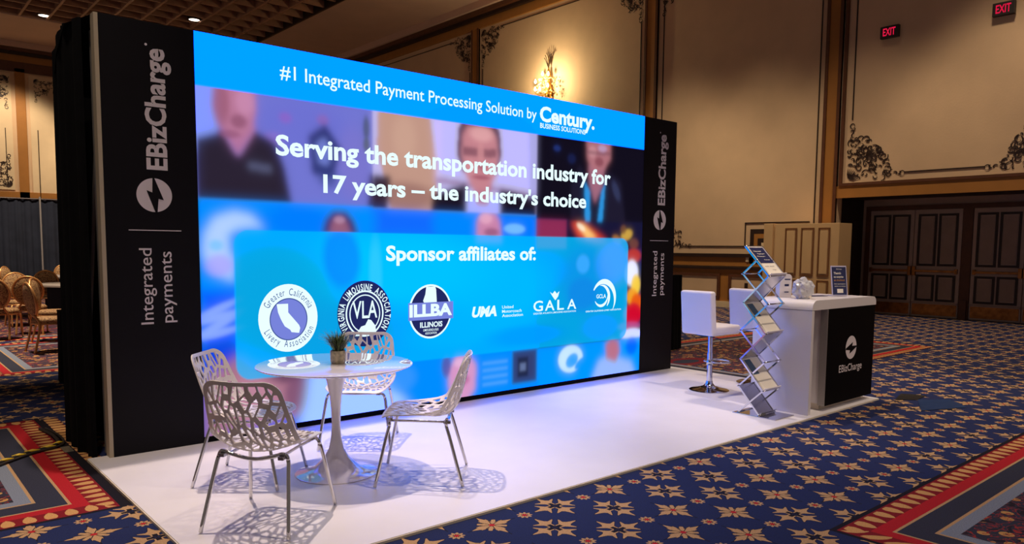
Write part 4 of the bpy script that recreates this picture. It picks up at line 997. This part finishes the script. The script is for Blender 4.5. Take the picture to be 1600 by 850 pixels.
# ---- zigzag literature rack
rk = thing('zigzag_rack', 'folding chrome zigzag literature rack in front of the counter', 'rack', (4.70, -2.34, FZ)); wR = .275
z1 = [(.355, 1.515), (.115, 1.255), (.355, 1.01), (.125, .745), (.363, .50), (.13, .235), (.37, .012)]
z2 = [(.243, 1.39), (.375, 1.268), (.117, 1.008), (.38, .758), (.127, .492), (.38, .25), (.165, .012)]
def strut(bm, x, p, q, wd=.009, hh=.014):
    d = Vector((0, q[0]-p[0], q[1]-p[1])); L = d.length; mtx = Matrix.Translation((x, p[0], p[1])) @ d.to_track_quat('Y', 'Z').to_matrix().to_4x4()
    box(bm, -wd/2, wd/2, 0, L, -hh/2, hh/2, mt=mtx)
for zz, dxo in ((z1, 0), (z2, .011)):
    for p, q in zip(zz, zz[1:]):
        for x in (0+dxo, wR-dxo):
            bm = bmesh.new(); strut(bm, x, p, q); obj('frame_bar', bm, M['chrome'], rk)
for zz in (z1, z2):
    for p in zz:
        bm = bmesh.new(); tube(bm, [(-.008, p[0], p[1]), (wR+.008, p[0], p[1])], .006, 8); obj('hinge_rod', bm, M['chrome'], rk, True)
trays = []
def tray(p, q, front=True, mm='acrylic'):
    d = Vector((0, q[0]-p[0], q[1]-p[1])); L = d.length; y = d.normalized(); xx = Vector((1, 0, 0)); zz = xx.cross(y)
    mtx = Matrix.Translation((0, p[0], p[1])) @ Matrix(((xx.x, y.x, zz.x, 0), (xx.y, y.y, zz.y, 0), (xx.z, y.z, zz.z, 0), (0, 0, 0, 1)))
    if zz.z < 0: s = -1
    else: s = 1
    bm = bmesh.new(); box(bm, .008, wR-.008, .004, L-.004, -.002, .002, mt=mtx); box(bm, .008, wR-.008, L-.006, L, 0 if s > 0 else -.035, .035 if s > 0 else 0, mt=mtx)
    obj('tray', bm, M[mm], rk); return mtx, L, s
for i in (0, 2, 4):
    trays.append(tray(z1[i], z1[i+1], True, 'white_plastic'))
for i in (1, 3):
    tray(z1[i+1], z1[i], False, 'chrome_dull')
tray(z2[5], z2[6], True, 'chrome_dull')
bm = bmesh.new(); box(bm, -.03, wR+.012, -.02, .41, 0, .010, bev=.003); obj('base_plate', bm, M['chrome'], rk)
bm = bmesh.new(); tube(bm, [(.012, .34, .72), (.012, .20, .56)], .004, 6); obj('folding_handle', bm, M['chrome_dull'], rk)
# leaflets lying on the trays
RT = Matrix.Translation((4.70, -2.34, FZ))
def leaflet(idx, label, navy_frac, col, writing=None):
    mtx, L, s = trays[idx]; Wm = RT @ mtx
    t = thing('leaflet', label, 'leaflet'); k = .004*s
    def b(x0, x1, y0, y1, o0, o1): bmq = bmesh.new(); box(bmq, x0, x1, y0, y1, min(s*o0, s*o1), max(s*o0, s*o1), mt=Wm); return bmq
    obj('sheet', b(.025, wR-.025, .02, L-.012, .003, .006), M['paper_white'], t)
    obj('cover_print', b(.026, wR-.026 if navy_frac > .5 else .12, .022, .02+(L-.03)*navy_frac, .006, .0075), M[col], t)
    if writing:
        for (sx, x0, x1, yy, cap, m) in writing:
            vs, F = text_mesh(sx, (0, 0, 0), (1, 0, 0), (0, -1, 0), x1-x0, cap, .02)
            obj('lettering', me_from([Wm @ Vector((v.x+x0, v.y+yy, s*.009)) for v in vs], F), M[m], t)
leaflet(0, 'white and navy leaflet on the top tray of the zigzag rack', .58, 'paper_navy', [('Integrated', .05, .17, .075, .014, 'paper_white'), ('Payment', .08, .20, .105, .014, 'paper_white'), ('Processing', .05, .18, .135, .012, 'paper_white'), ('EBizCharge', .12, .21, .175, .010, 'paper_white'), ('Save time', .05, .11, .25, .008, 'paper_navy'), ('Save money', .13, .20, .25, .008, 'paper_navy'), ('Get paid', .13, .19, .29, .008, 'paper_navy')])
leaflet(1, 'pale leaflet with a teal patch on the middle tray of the zigzag rack', .45, 'paper_teal'); leaflet(2, 'pale leaflet with a teal patch on the lowest tray of the zigzag rack', .5, 'paper_teal')

# ================================================================== BACKGROUND THINGS
# beige panelled cabinet by the alcove
cb = thing('panelled_cabinet', 'tall beige panelled cabinet standing by the door alcove', 'cabinet', (15.0, 2.08, 0))
obj('carcass', bx(0, .60, 0, 1.53, 0, 2.11, bev=.01), M['box_beige'], cb)
obj('side_wing', bx(-.02, .25, 1.58, 1.81, 0, 2.12, bev=.01), M['box_beige'], cb); obj('inner_return', bx(.02, .5, 1.53, 1.58, 0, 2.10), M['box_beige'], cb)
for y0, y1 in [(.20, .47), (.57, .88), (.98, 1.27)]:
    for z0, z1 in [(.95, 1.98), (.15, .80)]:
        bm = bmesh.new()
        for q in [(y0, y1, z1, z1+.03), (y0, y1, z0-.03, z0), (y0, y0+.025, z0, z1), (y1-.025, y1, z0, z1)]: box(bm, -.016, 0.001, q[0], q[1], q[2], q[3])
        obj('panel_moulding', bm, M['box_line'], cb)
        obj('raised_panel', bx(-.022, 0.001, y0+.045, y1-.045, z0+.03, z1-.03, bev=.004), M['box_beige'], cb)

# pipe and drape in the far left
dp = thing('pipe_and_drape', 'long dark cloth partition on poles behind the banquet chairs', 'drape', (0, 0, 0))
drape_sheet([(-6, 19), (9, 19)], 0, 2.72, .05, 55, 'cloth', M['drape'], dp, nz=6)
bm = bmesh.new(); tube(bm, [(-6, 18.96, 2.74), (9, 18.96, 2.74)], .022, 8); obj('top_rail', bm, M['dark_brown'], dp)
for x in (-2.2, 0, 2.65, 5.6):
    bm = bmesh.new(); tube(bm, [(x, 18.90, 0), (x, 18.90, 2.8)], .024, 8); box(bm, x-.2, x+.2, 18.7, 19.1, 0, .01); obj('upright_pole', bm, M['aluminium'], dp)

# round tables with dark cloths
def round_table(x, y, label):
    t = thing('banquet_table', label, 'table', (x, y, 0), 0, 'banquet tables')
    bm = bmesh.new(); lathe(bm, [(.88, .70), (.90, .705), (.90, .735), (.885, .742)], n=48); auto(obj('table_top', bm, M['table_grey'], t, True), 30)
    for k in range(4):
        a = PI/4+k*PI/2; bm = bmesh.new(); tube(bm, [(.6*math.cos(a), .6*math.sin(a), 0), (.5*math.cos(a), .5*math.sin(a), .70)], .016, 8); obj('leg', bm, M['dark_brown'], t)
    vs = [(.7*math.cos(a*PI/24)*(1+.03*math.sin(a*2.5)), .7*math.sin(a*PI/24)*(1+.03*math.sin(a*2.5)), z) for z in (.05, .70) for a in range(48)]
    obj('dark_skirt', me_from(vs, [(a, (a+1) % 48, 48+(a+1) % 48, 48+a) for a in range(48)], smooth=True), M['drape'], t)
round_table(2.12, 10.75, 'round grey-topped banquet table nearer to the camera'); round_table(2.75, 14.9, 'round grey-topped banquet table nearer to the dark drapes')
def make_bchair(label, loc, rz):
    t = thing('banquet_chair', label, 'chair', loc, rz, 'gold oval-back banquet chairs')
    bm = bmesh.new(); mt = Matrix.Translation((0, -.24, .73)) @ Matrix.Rotation(math.radians(10), 4, 'X')
    def oval(a0, rx, rz_, y): return [mt @ Vector((rx*math.cos(2*PI*i/28), y, rz_*math.sin(2*PI*i/28))) for i in range(28)]
    tube(bm, oval(0, .215, .235, 0), .018, 8, closed=True); obj('back_frame', bm, M['chair_gold'], t, True)
    for nm, y, dy in (('back_pad', .008, .028), ('rear_pad', -.008, -.022)):
        bm = bmesh.new(); rings = [oval(0, .205, .225, y), oval(0, .19, .21, dy), oval(0, .1, .11, dy*1.25)]
        R_ = [[bm.verts.new(p) for p in r] for r in rings]
        for a, b in zip(R_, R_[1:]):
            for i in range(28): bm.faces.new((a[i], a[(i+1) % 28], b[(i+1) % 28], b[i]))
        bm.faces.new(R_[-1]); obj(nm, bm, M['brocade'], t, True)
    bm = bmesh.new(); lathe(bm, [(.20, .40), (.225, .41), (.23, .45), (.20, .48), (.10, .487)], n=28); obj('seat', bm, M['brocade'], t, True)
    bm = bmesh.new(); tube(bm, [(.22*math.cos(a*PI/12), .22*math.sin(a*PI/12), .40) for a in range(24)], .014, 6, closed=True); obj('seat_rail', bm, M['chair_gold'], t, True)
    for sx in (-1, 1):
        bm = bmesh.new(); tube(bm, smooth_pts([(sx*.15, .14, .40), (sx*.185, .19, .33), (sx*.19, .22, 0)], 5), [.017]*6+[.014]*5, 8); obj('leg', bm, M['chair_gold'], t, True)
        bm = bmesh.new(); tube(bm, smooth_pts([(sx*.10, -.23, .52), (sx*.16, -.19, .40), (sx*.18, -.22, .2), (sx*.19, -.27, 0)], 5), .016, 8); obj('leg', bm, M['chair_gold'], t, True)
    return t
BG = 'gold oval-back banquet chairs'
b0 = make_bchair('banquet chair nearest the booth, back edge turned towards the camera', (.72, 6.45, 0), heading(1, .15))
for x, y, fx, fy, lb in [(.98, 7.75, .9, -.35, 'banquet chair just behind the nearest one, seat facing the booth'),
        (.88, 9.05, .3, 1, 'banquet chair with its dark back turned to the camera, fourth from the photo edge'),
        (.92, 10.45, .1, -1, 'banquet chair facing the camera, with its seat and two front legs clear'),
        (.40, 8.45, .5, .9, 'banquet chair cut off by the left edge of the photo'),
        (1.62, 12.15, .2, 1, 'banquet chair with dark back between the two tables'),
        (2.22, 12.4, 0, -1, 'banquet chair facing the camera behind the nearer grey table'),
        (1.50, 15.0, .8, -.6, 'banquet chair at the left side of the farther grey table'),
        (2.75, 16.4, 0, -1, 'banquet chair behind the farther grey table'),
        (1.55, 8.8, -.5, 1, 'banquet chair half hidden behind the black drape of the booth')]:
    dup(b0, (x, y, 0), heading(fx, fy), lb, BG)

# black-draped tables behind the booth
def draped_table(x0, x1, y0, y1, h, label, nf):
    t = thing('draped_table', label, 'table', (0, 0, 0), 0)
    obj('table_top', bx(x0, x1, y0, y1, h-.02, h, bev=.01), M['velvet'], t)
    drape_sheet([(x0, y0+.0), (x0, y1), (x1, y1), (x1, y0), (x0, y0)], .01, h-.005, .014, nf, 'cloth', M['velvet'], t, nz=8, flare=.02)
    for a, b in ((x0+.08, y0+.08), (x1-.08, y0+.08), (x0+.08, y1-.08), (x1-.08, y1-.08)):
        bm = bmesh.new(); tube(bm, [(a, b, 0), (a, b, h-.02)], .018, 8); obj('leg', bm, M['cable'], t)
    return t
t = draped_table(.34, 1.3, 2.95, 3.8, .78, 'low black-draped table behind the left end of the booth', 12)
bm = bmesh.new(); box(bm, .62, .95, 3.1, 3.4, .782, .86, bev=.02); o = obj('equipment_case', bm, M['paper_navy']); tag(o, 'dark blue case on the low black-draped table', 'case')
draped_table(7.35, 8.03, 1.12, 1.8, 1.12, 'tall black-draped table behind the right end of the booth', 10)

# cable with yellow tape, cover plate
cb_ = thing('taped_cable', 'dark cable wound with yellow tape across the left carpet', 'cable')
cp = smooth_pts([(-1.6, -.40, .012), (-.9, .10, .012), (-.62, .37, .012), (-.44, .53, .012), (-.24, .66, .012), (-.20, .95, .012), (-.24, 1.3, .012)], 8)
bm = bmesh.new(); tube(bm, cp, .012, 8); obj('cord', bm, M['cable'], cb_, True)
bm = bmesh.new(); tube(bm, [p+Vector((.035, -.02, -.001)) for p in cp], .010, 8); obj('cord', bm, M['cable'], cb_, True)
for i in range(0, len(cp)-14, 4):
    bm = bmesh.new(); q = [cp[i]+Vector((-.015, .01, .006)), cp[i+1]+Vector((.01, -.005, .009)), cp[i+2]+Vector((.03, -.02, .006))]; tube(bm, q, [.006, .012, .005], 6); obj('yellow_tape', bm, M['yellow'], cb_, True)
bm = bmesh.new(); box(bm, -.225, -.165, .42, .60, 0, .004, bev=.002); o = obj('cable_plate', bm, M['steel']); tag(o, 'grey metal cover plate on the carpet beside the black drape', 'plate')
bm = bmesh.new(); rnd = random.Random(2)
def sheet(name, pts, m, label, cat):
    bm = bmesh.new(); cx = sum(p[0] for p in pts)/len(pts); cy = sum(p[1] for p in pts)/len(pts)
    n = 8; V_ = []
    for i in range(n+1):
        row = []
        for j in range(n+1):
            s, t = i/n, j/n; p = [(1-s)*(1-t)*pts[0][k]+s*(1-t)*pts[1][k]+s*t*pts[2][k]+(1-s)*t*pts[3][k] for k in (0, 1)]
            row.append(bm.verts.new((p[0], p[1], .004+.008*abs(mn.noise(Vector((p[0]*6, p[1]*6, 1)))))))
        V_.append(row)
    for i in range(n):
        for j in range(n): bm.faces.new((V_[i][j], V_[i+1][j], V_[i+1][j+1], V_[i][j+1]))
    bmesh.ops.solidify(bm, geom=bm.faces[:], thickness=.003)
    o = obj(name, bm, m, None, True); tag(o, label, cat)
sheet('plastic_sheet', [(6.20, -2.98), (6.72, -3.20), (7.02, -2.95), (6.75, -2.74)], M['blue_sheet'], 'crumpled blue plastic sheet on the carpet right of the counter', 'sheet')
sheet('plastic_sheet', [(6.55, -2.60), (6.72, -2.74), (7.05, -2.72), (6.95, -2.50)], M['dark_sheet'], 'small dark sheet on the carpet beside the blue plastic', 'sheet')
